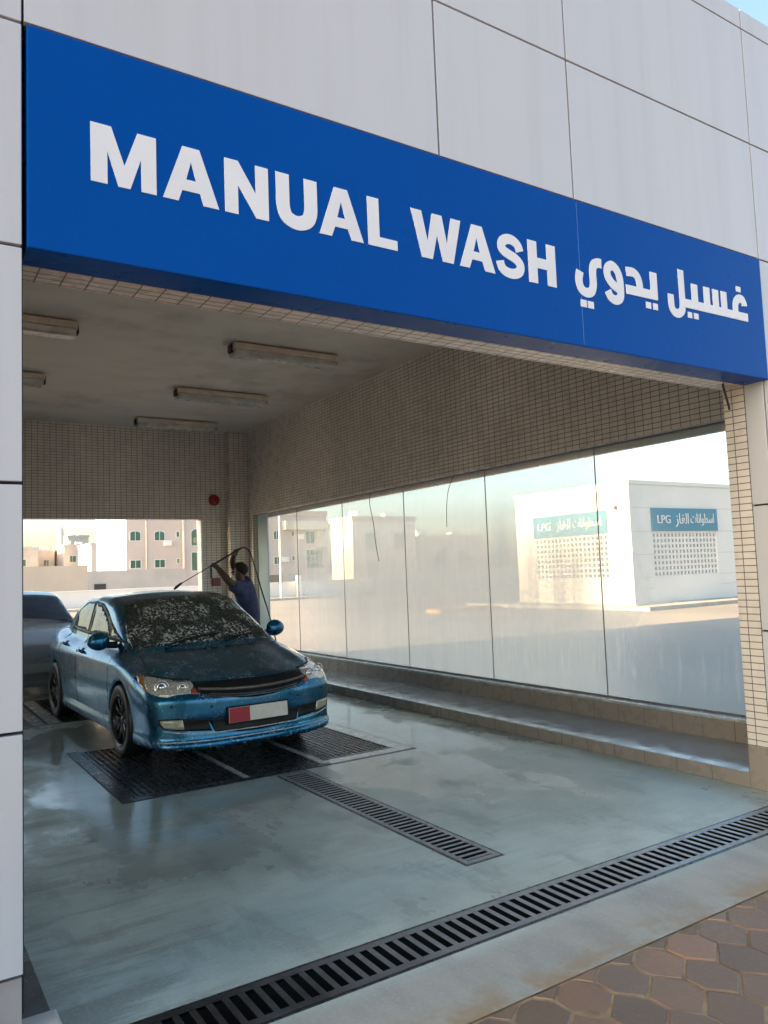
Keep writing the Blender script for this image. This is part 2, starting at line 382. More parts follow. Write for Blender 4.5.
# back wall with its opening, corner column
OPX0, OPX1, OPZ = -.25, 5.02, 2.71
P('back_wall', M['tile'], -.3, XW - .003, YB, YB + .2, OPZ, CZ + .05)
P('back_wall', M['tile'], OPX1, XW - .003, YB + .002, YB + .198, .0, OPZ - .003)
P('corner_column', M['tile'], 5.48, XW - .004, 13.86, YB - .003, .106, CZ - .003)
P('door_jamb', M['white'], OPX1 - .03, OPX1 - .001, YB - .004, YB + .204, 0, OPZ - .006)
# left wall of the bay (towards the neighbouring bay), open windows
P('kerb_ledge', M['wetdark'], -.3, .505, 3.07, YB, .0, .1)
P('kerb_end', M['concrete'], -.56, .525, 2.84, 3.068, .0, .108, bevel=.012)
P('window_sill', M['ktile'], -.5, -.302, 3.302, YB, 0, .29)
P('tiled_wall', M['tile'], -.5, -.302, 3.302, YB, 2.76, CZ + .05)
for y0 in (6.8, 10.3, 13.9): P('wall_pier', M['tile'], -.498, -.304, y0, y0 + .25, .292, 2.758)
# glazing
edges = [3.31, 5.31, 7.0, 8.72, 10.42, 12.0, 13.20]
gx = XW + .105
for y0, y1 in zip(edges[:-1], edges[1:]):
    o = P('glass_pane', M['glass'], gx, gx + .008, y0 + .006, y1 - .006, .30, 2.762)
for y in edges[1:-1]:
    P('glass_seal', M['seal'], gx - .001, gx + .010, y - .0034, y + .0034, .298, 2.759)
P('glass_channel', M['seal'], gx - .012, gx + .02, 3.31, 13.2, .2965, .314)
P('glass_channel', M['seal'], gx - .012, gx + .02, 3.31, 13.2, 2.748, 2.7595)
P('frosted_panel', M['frost'], gx - .01, gx + .012, 13.21, 13.655, .30, 2.757)

# ------------------------------------------------------------------ fascia sign
S = thing('fascia_sign', (2.75, 3.0, 2.8), 'long blue fascia sign over the bay with white English and Arabic lettering', 'sign')
sx0, sx1, sz0, sz1 = Xl + .014, RX - .002, 2.815, 3.664
box('sign_board', M['blue'], sx0, sx1, WY - .012, 3.137, sz0, sz1, parent=S, bevel=.006)
box('trim_strip', M['joint'], sx0, sx1, WY + .01, WY + .03, sz1 + .001, sz1 + .008, parent=S)
box('panel_seam', M['seam'], 3.281, 3.2845, WY - .0125, WY, sz0 + .01, sz1 - .01, parent=S)
LY = WY - .012
def poly_letter(name, outer, hole=None, lift=0):
    bm = bmesh.new()
    def ring(pts, y): return [bm.verts.new((x, y, z)) for x, z in pts]
    y0, y1 = LY - .003 - lift * .6, LY + .002
    loops = [outer] + ([hole] if hole else [])
    es = []
    for L in loops:
        f, b = ring(L, y0), ring(L, y1); n = len(L)
        for i in range(n):
            bm.faces.new((f[i], f[(i + 1) % n], b[(i + 1) % n], b[i])); es.append(bm.edges.get((f[i], f[(i + 1) % n])))
    bmesh.ops.triangle_fill(bm, use_beauty=True, use_dissolve=True, edges=es)
    bmesh.ops.recalc_face_normals(bm, faces=bm.faces)
    me = bpy.data.meshes.new(name); bm.to_mesh(me); bm.free()
    return me
def stroke(path, w, closed=False, sub=6):
    P_ = [Vector(p) for p in path]
    if sub > 1:                           # Catmull-Rom
        Q = []
        n = len(P_)
        for i in range(n if closed else n - 1):
            a, b, c, d = [P_[k % n] if closed else P_[max(0, min(n - 1, k))] for k in (i - 1, i, i + 1, i + 2)]
            for t in range(sub):
                t = t / sub
                Q.append(.5 * ((2 * b) + (c - a) * t + (2 * a - 5 * b + 4 * c - d) * t * t + (3 * b - a - 3 * c + d) * t ** 3))
        if not closed: Q.append(P_[-1])
    else: Q = P_
    L, Rr = [], []
    n = len(Q)
    for i, q in enumerate(Q):
        d = (Q[(i + 1) % n] - Q[i - 1]) if closed else (Q[min(i + 1, n - 1)] - Q[max(i - 1, 0)])
        d.normalize(); nn = Vector((-d.y, d.x)) * w / 2; L.append(q + nn); Rr.append(q - nn)
    return (L, Rr)
def stroke_mb(mb, path, w, lift=0, closed=False, sub=6):
    L, Rr = stroke(path, w, closed, sub); n = len(L); y0, y1 = LY - .003 - lift * .6, LY + .002
    vs = [(p.x, y0, p.y) for p in L] + [(p.x, y0, p.y) for p in Rr] + [(p.x, y1, p.y) for p in L] + [(p.x, y1, p.y) for p in Rr]
    fs = []
    for i in range(n if closed else n - 1):
        j = (i + 1) % n
        fs += [(i, j, n + j, n + i), (2 * n + i, 3 * n + i, 3 * n + j, 2 * n + j), (i, 2 * n + i, 2 * n + j, j), (n + i, n + j, 3 * n + j, 3 * n + i)]
    if not closed: fs += [(0, n, 3 * n, 2 * n), (n - 1, 3 * n - 1, 4 * n - 1, 2 * n - 1)]
    mb.add(vs, fs)
T, Bt = 3.352, 3.118            # cap height and baseline
Lt = {
 'M': ([(.639, T), (.716, T), (.765, 3.206), (.816, T), (.889, T), (.889, Bt), (.83, Bt), (.829, 3.247), (.787, Bt), (.742, Bt), (.701, 3.249), (.701, Bt), (.640, Bt)], None),
 'A1': ([(.996, T), (1.067, T), (1.148, Bt), (1.081, Bt), (1.067, 3.166), (.993, 3.166), (.977, Bt), (.914, Bt)], [(1.031, 3.292), (1.051, 3.214), (1.010, 3.214)]),
 'N': ([(1.174, T), (1.235, T), (1.313, 3.225), (1.313, T), (1.372, T), (1.372, Bt), (1.315, Bt), (1.233, 3.246), (1.233, Bt), (1.174, Bt)], None),
 'A2': ([(1.698, T), (1.767, T), (1.848, Bt), (1.784, Bt), (1.766, 3.166), (1.698, 3.166), (1.680, Bt), (1.617, Bt)], [(1.732, 3.290), (1.753, 3.212), (1.711, 3.212)]),
 'L': ([(1.874, T), (1.937, T), (1.937, 3.166), (2.037, 3.166), (2.037, Bt), (1.874, Bt)], None),
 'W': ([(2.122, T), (2.185, T), (2.217, 3.205), (2.249, T), (2.309, T), (2.336, 3.214), (2.366, T), (2.428, T), (2.373, Bt), (2.307, Bt), (2.276, 3.246), (2.244, Bt), (2.180, Bt)], None),
 'A3': ([(2.499, T), (2.568, T), (2.647, Bt), (2.580, Bt), (2.563, 3.166), (2.495, 3.166), (2.476, Bt), (2.414, Bt)], [(2.529, 3.286), (2.549, 3.210), (2.506, 3.210)]),
 'H': ([(2.885, T), (2.950, T), (2.950, 3.263), (3.023, 3.263), (3.023, T), (3.089, T), (3.089, Bt), (3.023, Bt), (3.023, 3.205), (2.950, 3.205), (2.950, Bt), (2.885, Bt)], None)}
for k, (o_, h_) in Lt.items(): link('letter', poly_letter('letter', o_, h_), M['letter'], S)
mb = MB(); stroke_mb(mb, [(1.440, T), (1.440, 3.26), (1.442, 3.20), (1.460, 3.158), (1.508, 3.140), (1.556, 3.158), (1.575, 3.20), (1.577, 3.26), (1.577, T)], .064, sub=6); mb.build('letter', M['letter'], S)
mb = MB(); stroke_mb(mb, [(2.826, 3.270), (2.812, 3.303), (2.780, 3.322), (2.742, 3.324), (2.708, 3.307), (2.697, 3.280), (2.710, 3.256), (2.750, 3.240), (2.792, 3.226), (2.822, 3.203), (2.826, 3.176), (2.808, 3.152), (2.768, 3.139), (2.724, 3.143), (2.694, 3.163), (2.683, 3.196)], .054, sub=5); mb.build('letter', M['letter'], S)
aw = .056
ar = [('arabic_word', [([(4.191, 3.423), (4.192, 3.30), (4.193, 3.215), (4.185, 3.163), (4.148, 3.136), (4.108, 3.139), (4.083, 3.170), (4.079, 3.249)], 0, 6),
                       ([(4.205, 3.213), (4.892, 3.217)], .0015, 1),
                       ([(4.320, 3.352), (4.320, 3.192)], .003, 1), ([(4.447, 3.354), (4.447, 3.192)], .003, 1), ([(4.541, 3.354), (4.541, 3.192)], .003, 1), ([(4.631, 3.356), (4.631, 3.192)], .003, 1),
                       ([(4.756, 3.195), (4.755, 3.262), (4.763, 3.305), (4.795, 3.334), (4.835, 3.334), (4.856, 3.310), (4.860, 3.293)], .0045, 6)],
       [(4.778, 3.420, 4.830, 3.383), (4.239, 3.161, 4.281, 3.123), (4.300, 3.162, 4.346, 3.124)]),
      ('arabic_word', [([(3.461, 3.323), (3.432, 3.323), (3.396, 3.305), (3.384, 3.262), (3.384, 3.19), (3.366, 3.145), (3.325, 3.131), (3.285, 3.147), (3.268, 3.192), (3.280, 3.250)], 0, 6),
                       ([(3.600, 3.196), (3.545, 3.222), (3.510, 3.262), (3.510, 3.305), (3.545, 3.330), (3.580, 3.320)], .0015, 6),
                       ([(3.560, 3.329), (3.590, 3.312), (3.612, 3.270), (3.617, 3.205), (3.610, 3.150), (3.572, 3.127), (3.528, 3.138), (3.505, 3.174)], 0, 6),
                       ([(3.674, 3.319), (3.735, 3.323), (3.772, 3.304), (3.789, 3.262), (3.791, 3.195)], 0, 6),
                       ([(3.664, 3.210), (3.948, 3.213)], .0015, 1), ([(3.920, 3.356), (3.920, 3.190)], .003, 1)],
       [(3.273, 3.085, 3.320, 3.043), (3.330, 3.084, 3.378, 3.043), (3.838, 3.162, 3.884, 3.122), (3.903, 3.163, 3.947, 3.123)])]
for name, strokes, dots in ar:
    mb = MB()
    for pth, lf, sb in strokes: stroke_mb(mb, pth, aw if sb > 1 or abs(pth[0][0] - pth[1][0]) > .1 else .062, lf, sub=sb)
    for a, b_, c, d in dots: mb.box(a, c, LY - .003, LY + .002, d, b_)
    mb.build(name, M['letter'], S)

# ------------------------------------------------------------------ small fixtures of the bay
def lamp(x, y, label):
    t = thing('ceiling_lamp', (x, y, CZ), label, 'lamp', 'fluorescent lamps on the wash bay ceiling')
    mb = MB(); prof = [(-.13, 0), (.13, 0), (.13, -.065), (.105, -.075), (-.105, -.075), (-.13, -.065)]
    mb.prism(prof, lambda a, b_: (-.70, a, b_ - .02), lambda a, b_: (.70, a, b_ - .02))
    mb.build('lamp_body', M['lamp_body'], t, world=False, bevel=.006)
    mb = MB(); prof = [(-.118, -.0965), (.118, -.0965), (.10, -.15), (.07, -.168), (-.07, -.168), (-.10, -.15)]
    mb.prism(prof, lambda a, b_: (-.685, a, b_), lambda a, b_: (.685, a, b_)); mb.build('lamp_cover', M['diffuser'], t, world=False, bevel=.008)
    for sx in (-1, 1): MB().box(sx * .71 - .012, sx * .71 + .012, -.05, .05, -.13, -.03).build('end_clip', M['black'], t, world=False, bevel=.004)
    for sx in (-.45, .45): MB().box(sx - .02, sx + .02, -.05, .05, -.02, 0).build('bracket', M['black'], t, world=False)
    return t
lamp(4.14, 8.55, 'ceiling lamp nearest the fascia sign on the right side of the bay')
lamp(4.24, 10.95, 'middle of the three lamps in the right ceiling row')
lamp(4.28, 13.25, 'rearmost ceiling lamp close to the tiled back wall')
lamp(1.0, 8.60, 'front lamp of the left ceiling row, cut off by the white pillar')
lamp(1.05, 10.95, 'rear lamp of the left ceiling row, a short end showing past the pillar')
t = thing('alarm_bell', (5.255, YB, 3.08), 'round red alarm bell on the tiled back wall', 'bell')
Mx = Matrix.Translation((5.255, YB, 3.08)) @ Matrix.Rotation(R(-90), 4, 'Z')
MB().lathe([(.0, .085), (.03, .084), (.075, .07), (.10, .045), (.108, .02), (.100, .012), (0, .012)], Mx, 28).build('gong', M['red'], t, smooth=True)
MB().lathe([(0, .001), (.06, .001), (.06, .0115), (0, .0115)], Mx, 20).build('back_plate', M['black'], t)
MB().lathe([(0, .082), (.016, .082), (.016, .094), (0, .094)], Mx, 12).build('centre_bolt', M['iron'], t)
t = thing('call_point', (5.26, YB, 1.5), 'small red call point box on the back wall behind the washer', 'alarm box')
box('box_body', M['redd'], 5.18, 5.34, YB - .06, YB - .001, 1.45, 1.60, parent=t, bevel=.01)
box('glass_window', M['redd'], 5.21, 5.31, YB - .066, YB - .061, 1.49, 1.56, parent=t)
box('pipe', M['iron'], 5.16, 5.18, YB - .03, YB - .01, 1.605, 1.85, parent=t)
def wire(path, r, name, label, cat):
    pts = [Vector(p) for p in path]; Q = []
    for i in range(len(pts) - 1):
        a, b_, c, d = [pts[max(0, min(len(pts) - 1, k))] for k in (i - 1, i, i + 1, i + 2)]
        for s_ in range(6):
            u = s_ / 6; Q.append(.5 * ((2 * b_) + (c - a) * u + (2 * a - 5 * b_ + 4 * c - d) * u * u + (3 * b_ - a - 3 * c + d) * u ** 3))
    Q.append(pts[-1]); o = MB().tube(Q, r, 8).build(name, M['black'], None, smooth=True)
    return tag(o, label, cat)
wire([(4.89, 3.16, 2.83), (4.895, 3.165, 2.80), (4.935, 3.18, 2.755), (4.975, 3.19, 2.69), (4.995, 3.195, 2.645)], .008, 'loose_cable', 'short black cable dangling from the sign soffit beside the right column', 'cable')
wire([(5.93, 9.52, 2.758), (5.925, 9.55, 2.6), (5.93, 9.47, 2.3), (5.925, 9.42, 2.0), (5.93, 9.36, 1.75)], .0045, 'loose_cable', 'longer thin black wire hanging inside the steamed glass from the window head', 'cable')
wire([(5.93, 7.55, 2.758), (5.925, 7.66, 2.6), (5.93, 7.72, 2.4), (5.925, 7.73, 2.13)], .004, 'loose_cable', 'shorter thin wire bowed against the steamed glass nearer the store building', 'cable')

# drain gratings -------------------------------------------------------
def slot_drain(name, label, x0, x1, y0, y1, along, pitch, slot, fr, mat):
    t = thing(name, ((x0 + x1) / 2, (y0 + y1) / 2, 0), label, 'drain')
    z1, z0 = .004, .0005
    mb = MB()
    if along == 'x':
        mb.box(x0, x1, y0, y0 + fr, z0, z1); mb.box(x0, x1, y1 - fr, y1, z0, z1)
        n = int((x1 - x0) / pitch)
        for i in range(n + 1):
            xx = x0 + i * (x1 - x0) / n; w = pitch - slot
            mb.box(max(x0, xx - w / 2), min(x1, xx + w / 2), y0 + fr + .0005, y1 - fr - .0005, z0, z1 - .001)
    else:
        mb.box(x0, x0 + fr, y0, y1, z0, z1); mb.box(x1 - fr, x1, y0, y1, z0, z1)
        n = int((y1 - y0) / pitch)
        for i in range(n + 1):
            yy = y0 + i * (y1 - y0) / n; w = pitch - slot
            if i in (0, n): w = pitch * 1.3
            mb.box(x0 + fr + .0005, x1 - fr - .0005, max(y0, yy - w / 2), min(y1, yy + w / 2), z0, z1 - .001)
    mb.build('grating', mat, t)
    mb = MB(); e = .010; f = .006
    for a, b_, c, d in ((x0 - e - f, x1 + e + f, y0 - e - f, y0 - f), (x0 - e - f, x1 + e + f, y1 + f, y1 + e + f), (x0 - e - f, x0 - f, y0 - f, y1 + f), (x1 + f, x1 + e + f, y0 - f, y1 + f)): mb.box(a, b_, c, d, -.03, .002)
    mb.build('frame', M['iron'], t)
    return t
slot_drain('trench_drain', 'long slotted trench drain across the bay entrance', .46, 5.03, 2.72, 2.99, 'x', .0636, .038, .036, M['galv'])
slot_drain('floor_drain', 'short slotted drain running from the ramp grates towards the entrance', 2.665, 2.905, 3.43, 5.83, 'y', .056, .033, .030, M['galv'])
def mesh_grate(label, x0, x1, y0, y1, solid=False):
    t = thing('floor_grate', ((x0 + x1) / 2, (y0 + y1) / 2, 0), label, 'grate', None if solid else 'grid grates under the car')
    mb = MB(); q = .018
    for a, b_, c, d in ((x0, x1, y0, y0 + q), (x0, x1, y1 - q, y1), (x0, x0 + q, y0 + q, y1 - q), (x1 - q, x1, y0 + q, y1 - q)): mb.box(a, b_, c, d, -.05, .006)
    mb.build('rim', M['iron'], t)
    mb = MB()
    nx = int((x1 - x0) / .052); ny = int((y1 - y0) / .052); b = .0065 if not solid else .018
    for i in range(1, nx): xx = x0 + i * (x1 - x0) / nx; mb.box(xx - b, xx + b, y0 + q, y1 - q, -.009, .003)
    for i in range(1, ny): yy = y0 + i * (y1 - y0) / ny; mb.box(x0 + q, x1 - q, yy - b, yy + b, -.009, .0015)
    mb.build('grid', M['iron'], t); return t
mesh_grate('black grid grate under the blue car, on the side nearer the white pillar', 1.57, 2.41, 5.955, 7.855)
mesh_grate('dark close-meshed middle grate between the two wheel grates', 2.48, 3.11, 5.955, 7.855, True)
mesh_grate('black grid grate in the pale frame in front of the lit headlamp', 3.19, 3.88, 6.035, 7.855)
mesh_grate('rear black grid grate behind the near rear wheel', 1.745, 2.41, 9.725, 11.795)
mesh_grate('rear middle grid grate hidden beneath the boot of the blue car', 2.48, 3.11, 9.725, 11.795)
mesh_grate('rear grid grate beside the washer at the far side of the car', 3.19, 3.88, 9.725, 11.795)
mb = MB(); mi = MB()
for a, b_, c, d in ((1.465, 1.56, 5.88, 7.95), (1.565, 3.182, 5.885, 5.947)): mi.box(a, b_, c, d, -.02, .0035)
o = mi.build('ramp_edge', M['iron']); o['kind'] = 'structure'
for a, b_, c, d in ((2.418, 2.472, 5.95, 7.90), (3.118, 3.182, 5.95, 7.90), (3.888, 4.03, 5.90, 7.95), (3.187, 3.883, 5.90, 6.028), (1.42, 1.55, 9.70, 11.8), (1.59, 1.735, 9.70, 11.8), (2.418, 2.472, 9.70, 11.8), (3.118, 3.182, 9.70, 11.8), (3.888, 4.03, 9.70, 11.8)):
    mb.box(a, b_, c, d, -.02, .004 if d - c > .2 else .0035)
o = mb.build('ramp_frame', M['frame']); o['kind'] = 'structure'
mg = MB()
for a, b_, c, d in ((1.452, 1.464, 5.868, 7.95), (1.452, 4.043, 5.868, 5.879), (4.031, 4.043, 5.881, 7.95), (1.552, 1.588, 9.70, 11.8), (1.405, 1.419, 9.68, 11.8), (1.405, 4.043, 9.68, 9.698)): mg.box(a, b_, c, d, -.01, .0022)
o = mg.build('ramp_gap', M['black']); o['kind'] = 'structure'
# ------------------------------------------------------------------ cars: body surface from a signed distance field
def smax(a,b,k): h=np.maximum(k-np.abs(a-b),0)/k; return np.maximum(a,b)+h*h*k*.25
def smin(a,b,k): return -smax(-a,-b,k)
def pl(x,pts):
    p=sorted(pts); xs=np.array([q[0] for q in p]);ys=np.array([q[1] for q in p])
    # smooth (monotone-ish) interpolation: average three shifted linear interps
    return sum(w*np.interp(x+d,xs,ys) for d,w in ((-.08,.12),(-.05,.18),(0,.4),(.05,.18),(.08,.12)))
def carsdf(u,r,w,FW=-.05,RW=-2.72):
    r=np.abs(r); rn=r/.85
    top=pl(u,[(1.1,.50),(.97,.60),(.90,.675),(.80,.715),(.6,.775),(.3,.86),(0,.925),(-.12,.95),(-.4,.975),(-1,.985),(-2,1.0),(-2.75,1.05),(-3.0,1.065),(-3.45,1.055),(-3.6,1.03),(-4,.9)])
    top=top-.11*rn**2.6 - .035*np.clip((u+.1)/.6,0,1)*np.clip(1-((r-.0)/.5)**2,0,1)*0
    # fender bulge line beside the hood
    top=top+.022*np.exp(-((r-.66)/.09)**2)*np.clip((u+.2)/.2,0,1)*np.clip((.65-u)/.2,0,1)
    a=(w-top)/1.06
    hw=.875-1.05*np.clip(w-.70,0,1)**2-.22*np.clip(.58-w,0,1)**2
    hw=hw-.055*np.clip((u-.25)/.6,0,1)**2-.11*np.clip((-2.65-u)/.9,0,1)**1.6
    hw=hw+.006*np.exp(-((w-.79)/.03)**2)      # shoulder crease
    hw=hw+.016*np.clip((.30-w)/.06,0,1)       # skirts
    b=r-hw
    uf=.965-.25*np.clip(rn,0,1.1)**3.0-.55*np.clip(w-.56,0,1)-.10*np.clip(.34-w,0,.08)/.08*0
    uf=uf+.035*np.clip((.245-w)/.03,0,1)-.02*np.exp(-((w-.36)/.05)**2)*np.clip((.62-r)/.05,0,1)
    c=(u-uf)/1.05
    ur=-3.60+.20*rn**3.0+.12*np.clip(w-.75,0,1)
    d=ur-u
    bot=.165+.10*np.clip((-2.9-u)/.6,0,1)
    e=bot-w
    body=smax(smax(smax(a,b,.07),smax(c,d,.02),.07),e,.03)
    # greenhouse
    ue=u+.10*(r/.7)**2
    roof=pl(ue,[(.6,.2),(.03,.94),(-.85,1.375),(-1.2,1.43),(-1.65,1.44),(-2.1,1.415),(-2.5,1.335),(-3.05,1.09),(-3.6,.8)])
    roof=roof-.045*(r/.60)**2
    sl=np.where(ue>-.9,1.12,np.where(ue<-2.3,1.13,1.0))
    rg=.745-.27*(w-.95)-.10*np.clip((-2.2-u)/.9,0,1)**1.5
    g=smax((w-roof)/sl,(r-rg)/1.04,.085)
    g=smax(g,.6-w,.02)
    F=smin(body,g,.035)
    for uw in (FW,RW):
        cyl=np.sqrt((u-uw)**2+(w-.318)**2)-.347
        F=smax(F,-smax(cyl,.60-r,.01),.018)
    return F
def nets(F,o,h):
    """surface nets on a regular grid -> verts, quads"""
    s=F<0; n=np.array(F.shape)-1
    c=np.zeros(n,int)
    acc=np.zeros(tuple(n)+(3,));cnt=np.zeros(n)
    cor=[(i,j,k) for i in (0,1) for j in (0,1) for k in (0,1)]
    sl=lambda q:tuple(slice(q[a],q[a]+n[a]) for a in range(3))
    for q in cor:
        for ax in range(3):
            if q[ax]==0:
                p=list(q);p[ax]=1
                A=F[sl(q)];B=F[sl(p)]
                m=(A<0)!=(B<0)
                t=np.where(m,A/np.where(m,A-B,1),0)
                for x in range(3):
                    acc[...,x]+=np.where(m,q[x]+(t if x==ax else 0),0)
                cnt+=m
    idx=-np.ones(n,int); act=cnt>0; idx[act]=np.arange(act.sum())
    ij=np.argwhere(act); V=o+h*(ij+acc[act]/cnt[act][:,None])
    Q=[]
    for ax in range(3):
        a1,a2=[(1,2),(2,0),(0,1)][ax]
        lo=[0,0,0];lo[a1]=1;lo[a2]=1
        S=[slice(lo[x],F.shape[x]-1) for x in range(3)]
        E=[slice(lo[x]+(1 if x==ax else 0),F.shape[x]-1+(1 if x==ax else 0)) for x in range(3)]
        A=s[tuple(S)];B=s[tuple(E)]
        e=np.argwhere(A!=B)+np.array(lo)
        fl=s[tuple(e.T)]
        def I(d1,d2):
            q=e.copy();q[:,a1]-=d1;q[:,a2]-=d2;return idx[tuple(q.T)]
        q=np.stack([I(1,1),I(0,1),I(0,0),I(1,0)],1)
        q[~fl]=q[~fl][:,::-1]
        Q.append(q)
    return V,np.concatenate(Q)
def paint_mat(name, c, foam=1.0, film=(.15, .19, .22)):
    n = N(name); p = n.obj(); x = n.xyz(p); nn = n.xyz(n.new('ShaderNodeNewGeometry').outputs['Normal'])
    big = n.noise(p, 2.2, 4, .6); v1 = n.voro(p, 42)['Distance']; v2 = n.voro(p, 95)['Distance']
    up = n.ramp(nn[2], .05, .6, .35, 1.25)
    d1 = n.math('MULTIPLY', n.ramp(v1, .22, .16), n.ramp(n.noise(p, 9, 3, .6), .52, .60)); d2 = n.math('MULTIPLY', n.ramp(v2, .30, .20), n.ramp(n.noise(p, 5.5, 4, .65), .53, .58))
    f = n.math('MULTIPLY', n.math('MAXIMUM', d1, n.math('MULTIPLY', d2, 1.0)), n.math('MULTIPLY', up, foam), clamp=True)
    low = n.math('MULTIPLY', n.ramp(x[2], .27, .18), n.ramp(n.noise(p, 42, 3, .6), .60, .66)); f = n.math('MAXIMUM', f, n.math('MULTIPLY', low, .6 * foam), clamp=True)
    side = n.ramp(n.noise(p, 2.0, 5, .6, (1, 1, .35)), .35, .7, .0, .30)
    col = n.mix(n.math('MULTIPLY', side, n.ramp(nn[2], .5, .1)), c, film)
    col = n.mix(f, col, (.72, .75, .77))
    n.base(col, n.ramp(big, .3, .7, .20, .32), n.math('SUBTRACT', .88, n.math('MULTIPLY', f, .88), clamp=True), .5)
    n.set(n.b, 'Coat Weight', n.math('SUBTRACT', .55, f, clamp=True)); n.b.inputs['Coat Roughness'].default_value = .05
    h = n.math('ADD', f, n.math('MULTIPLY', n.ramp(n.voro(p, 120)['Distance'], .4, .15), .4)); n.bump(h, .22, .003); return n.m
def screen_mat(name, foam=1.0):
    n = N(name); p = n.obj(); v = n.voro(p, 62)['Distance']; q = n.noise(p, 38, 3, .7, (1, 1, .55)); m = n.noise(p, 3.2, 4, .65, (1, 1, .6))
    sm = n.ramp(n.noise(p, 7, 5, .7, (.5, 1.6, .5)), .55, .68, 0, .60)
    f = n.math('MULTIPLY', n.ramp(q, .53, .57), n.ramp(m, .47, .56)); f = n.math('MAXIMUM', f, n.math('MULTIPLY', n.ramp(v, .22, .14), .8)); f = n.math('MAXIMUM', f, sm)
    f = n.math('MULTIPLY', f, .95 * foam, clamp=True)
    n.base(n.mix(f, (.010, .026, .026), (.70, .75, .74)), n.math('ADD', .05, n.math('MULTIPLY', f, .4)), 0, .6); n.bump(f, .3, .003); return n.m
CM = dict(paint=paint_mat('wet_blue_paint', (.003, .158, .31)), grey=paint_mat('wet_grey_paint', (.16, .17, .18), .5), screen=screen_mat('foamy_windscreen'), side=screen_mat('wet_side_glass', .35),
          dglass=simple('dark_windscreen', (.012, .013, .015), .35, spec=.15),
          trim=simple('black_trim', (.008, .008, .009), .5, spec=.3), amber=simple('amber_lens', (.42, .17, .03), .15, 0, .08, 20, coat=.6),
          redlens=simple('red_lens', (.32, .05, .03), .2, 0, .08, 20, coat=.6), tyre=simple('wet_tyre', (.014, .014, .015), .45, 0, .2, 30), rim=simple('dark_alloy', (.045, .045, .048), .3, .8, .25, 25),
          fog=simple('fog_lens', (.48, .47, .34), .12, .2, .15, 40, coat=.8), chrome=simple('reflector', (.72, .72, .70), .12, .95, .1, 40),
          plate=simple('cream_plate', (.66, .63, .55), .45, 0, .05, 20), pred=simple('red_plate_field', (.34, .012, .03), .45), grille=simple('dull_grille_bar', (.16, .14, .13), .35, .5, .2, 20))
def lens_mat():
    n = N('clear_headlamp_lens'); p = n.obj(); v = n.voro(p, 38)['Distance']; k = n.noise(p, 70, 2)
    c = n.mix(n.ramp(v, .2, .5), (.92, .92, .86), (.55, .55, .50)); c = n.mix(n.ramp(k, .58, .64), c, (.8, .8, .78))
    n.base(c, .12, .35, .6, 1.0); n.bump(v, .4, .004); return n.m
CM['lens'] = lens_mat()
CM['foam'] = simple('soap_foam', (.42, .52, .60), .5, 0, .35, 30)

def car_mesh():
    h = .0225
    us = np.arange(-3.78, 1.12, h); rs = np.arange(-h / 2, 1.0, h); ws = np.arange(.08, 1.53, h)
    U, Rr, W_ = np.meshgrid(us, rs, ws, indexing='ij')
    V, Q = nets(carsdf(U, Rr, W_), np.array([us[0], rs[0], ws[0]]), h)
    # pull vertices on to the surface
    for _ in range(3):
        e = 1e-3; f = carsdf(V[:, 0], V[:, 1], V[:, 2])
        G = np.stack([(carsdf(*(V + np.eye(3)[k] * e).T) - f) / e for k in range(3)], 1)
        st = f / np.maximum((G ** 2).sum(1), .2); V = V - G * np.clip(st, -.012, .012)[:, None]
    V[V[:, 1] < h * .25, 1] = np.where(V[V[:, 1] < h * .25, 1] < h * .25, 0, 0)
    keep = ~np.all(V[Q][:, :, 1] <= 1e-6, axis=1); Q = Q[keep]
    n = len(V); V2 = V.copy(); V2[:, 1] *= -1
    VV = np.concatenate([V, V2]); QQ = np.concatenate([Q, Q[:, ::-1] + n])
    me = bpy.data.meshes.new('car_body'); me.from_pydata(VV.tolist(), [], QQ.tolist())
    bm = bmesh.new(); bm.from_mesh(me); bmesh.ops.remove_doubles(bm, verts=bm.verts, dist=1e-4); bmesh.ops.recalc_face_normals(bm, faces=bm.faces)
    bvh = BVHTree.FromBMesh(bm); bm.to_mesh(me); bm.free()
    for p in me.polygons: p.use_smooth = True
    return me, bvh
car_me, car_bvh = car_mesh()

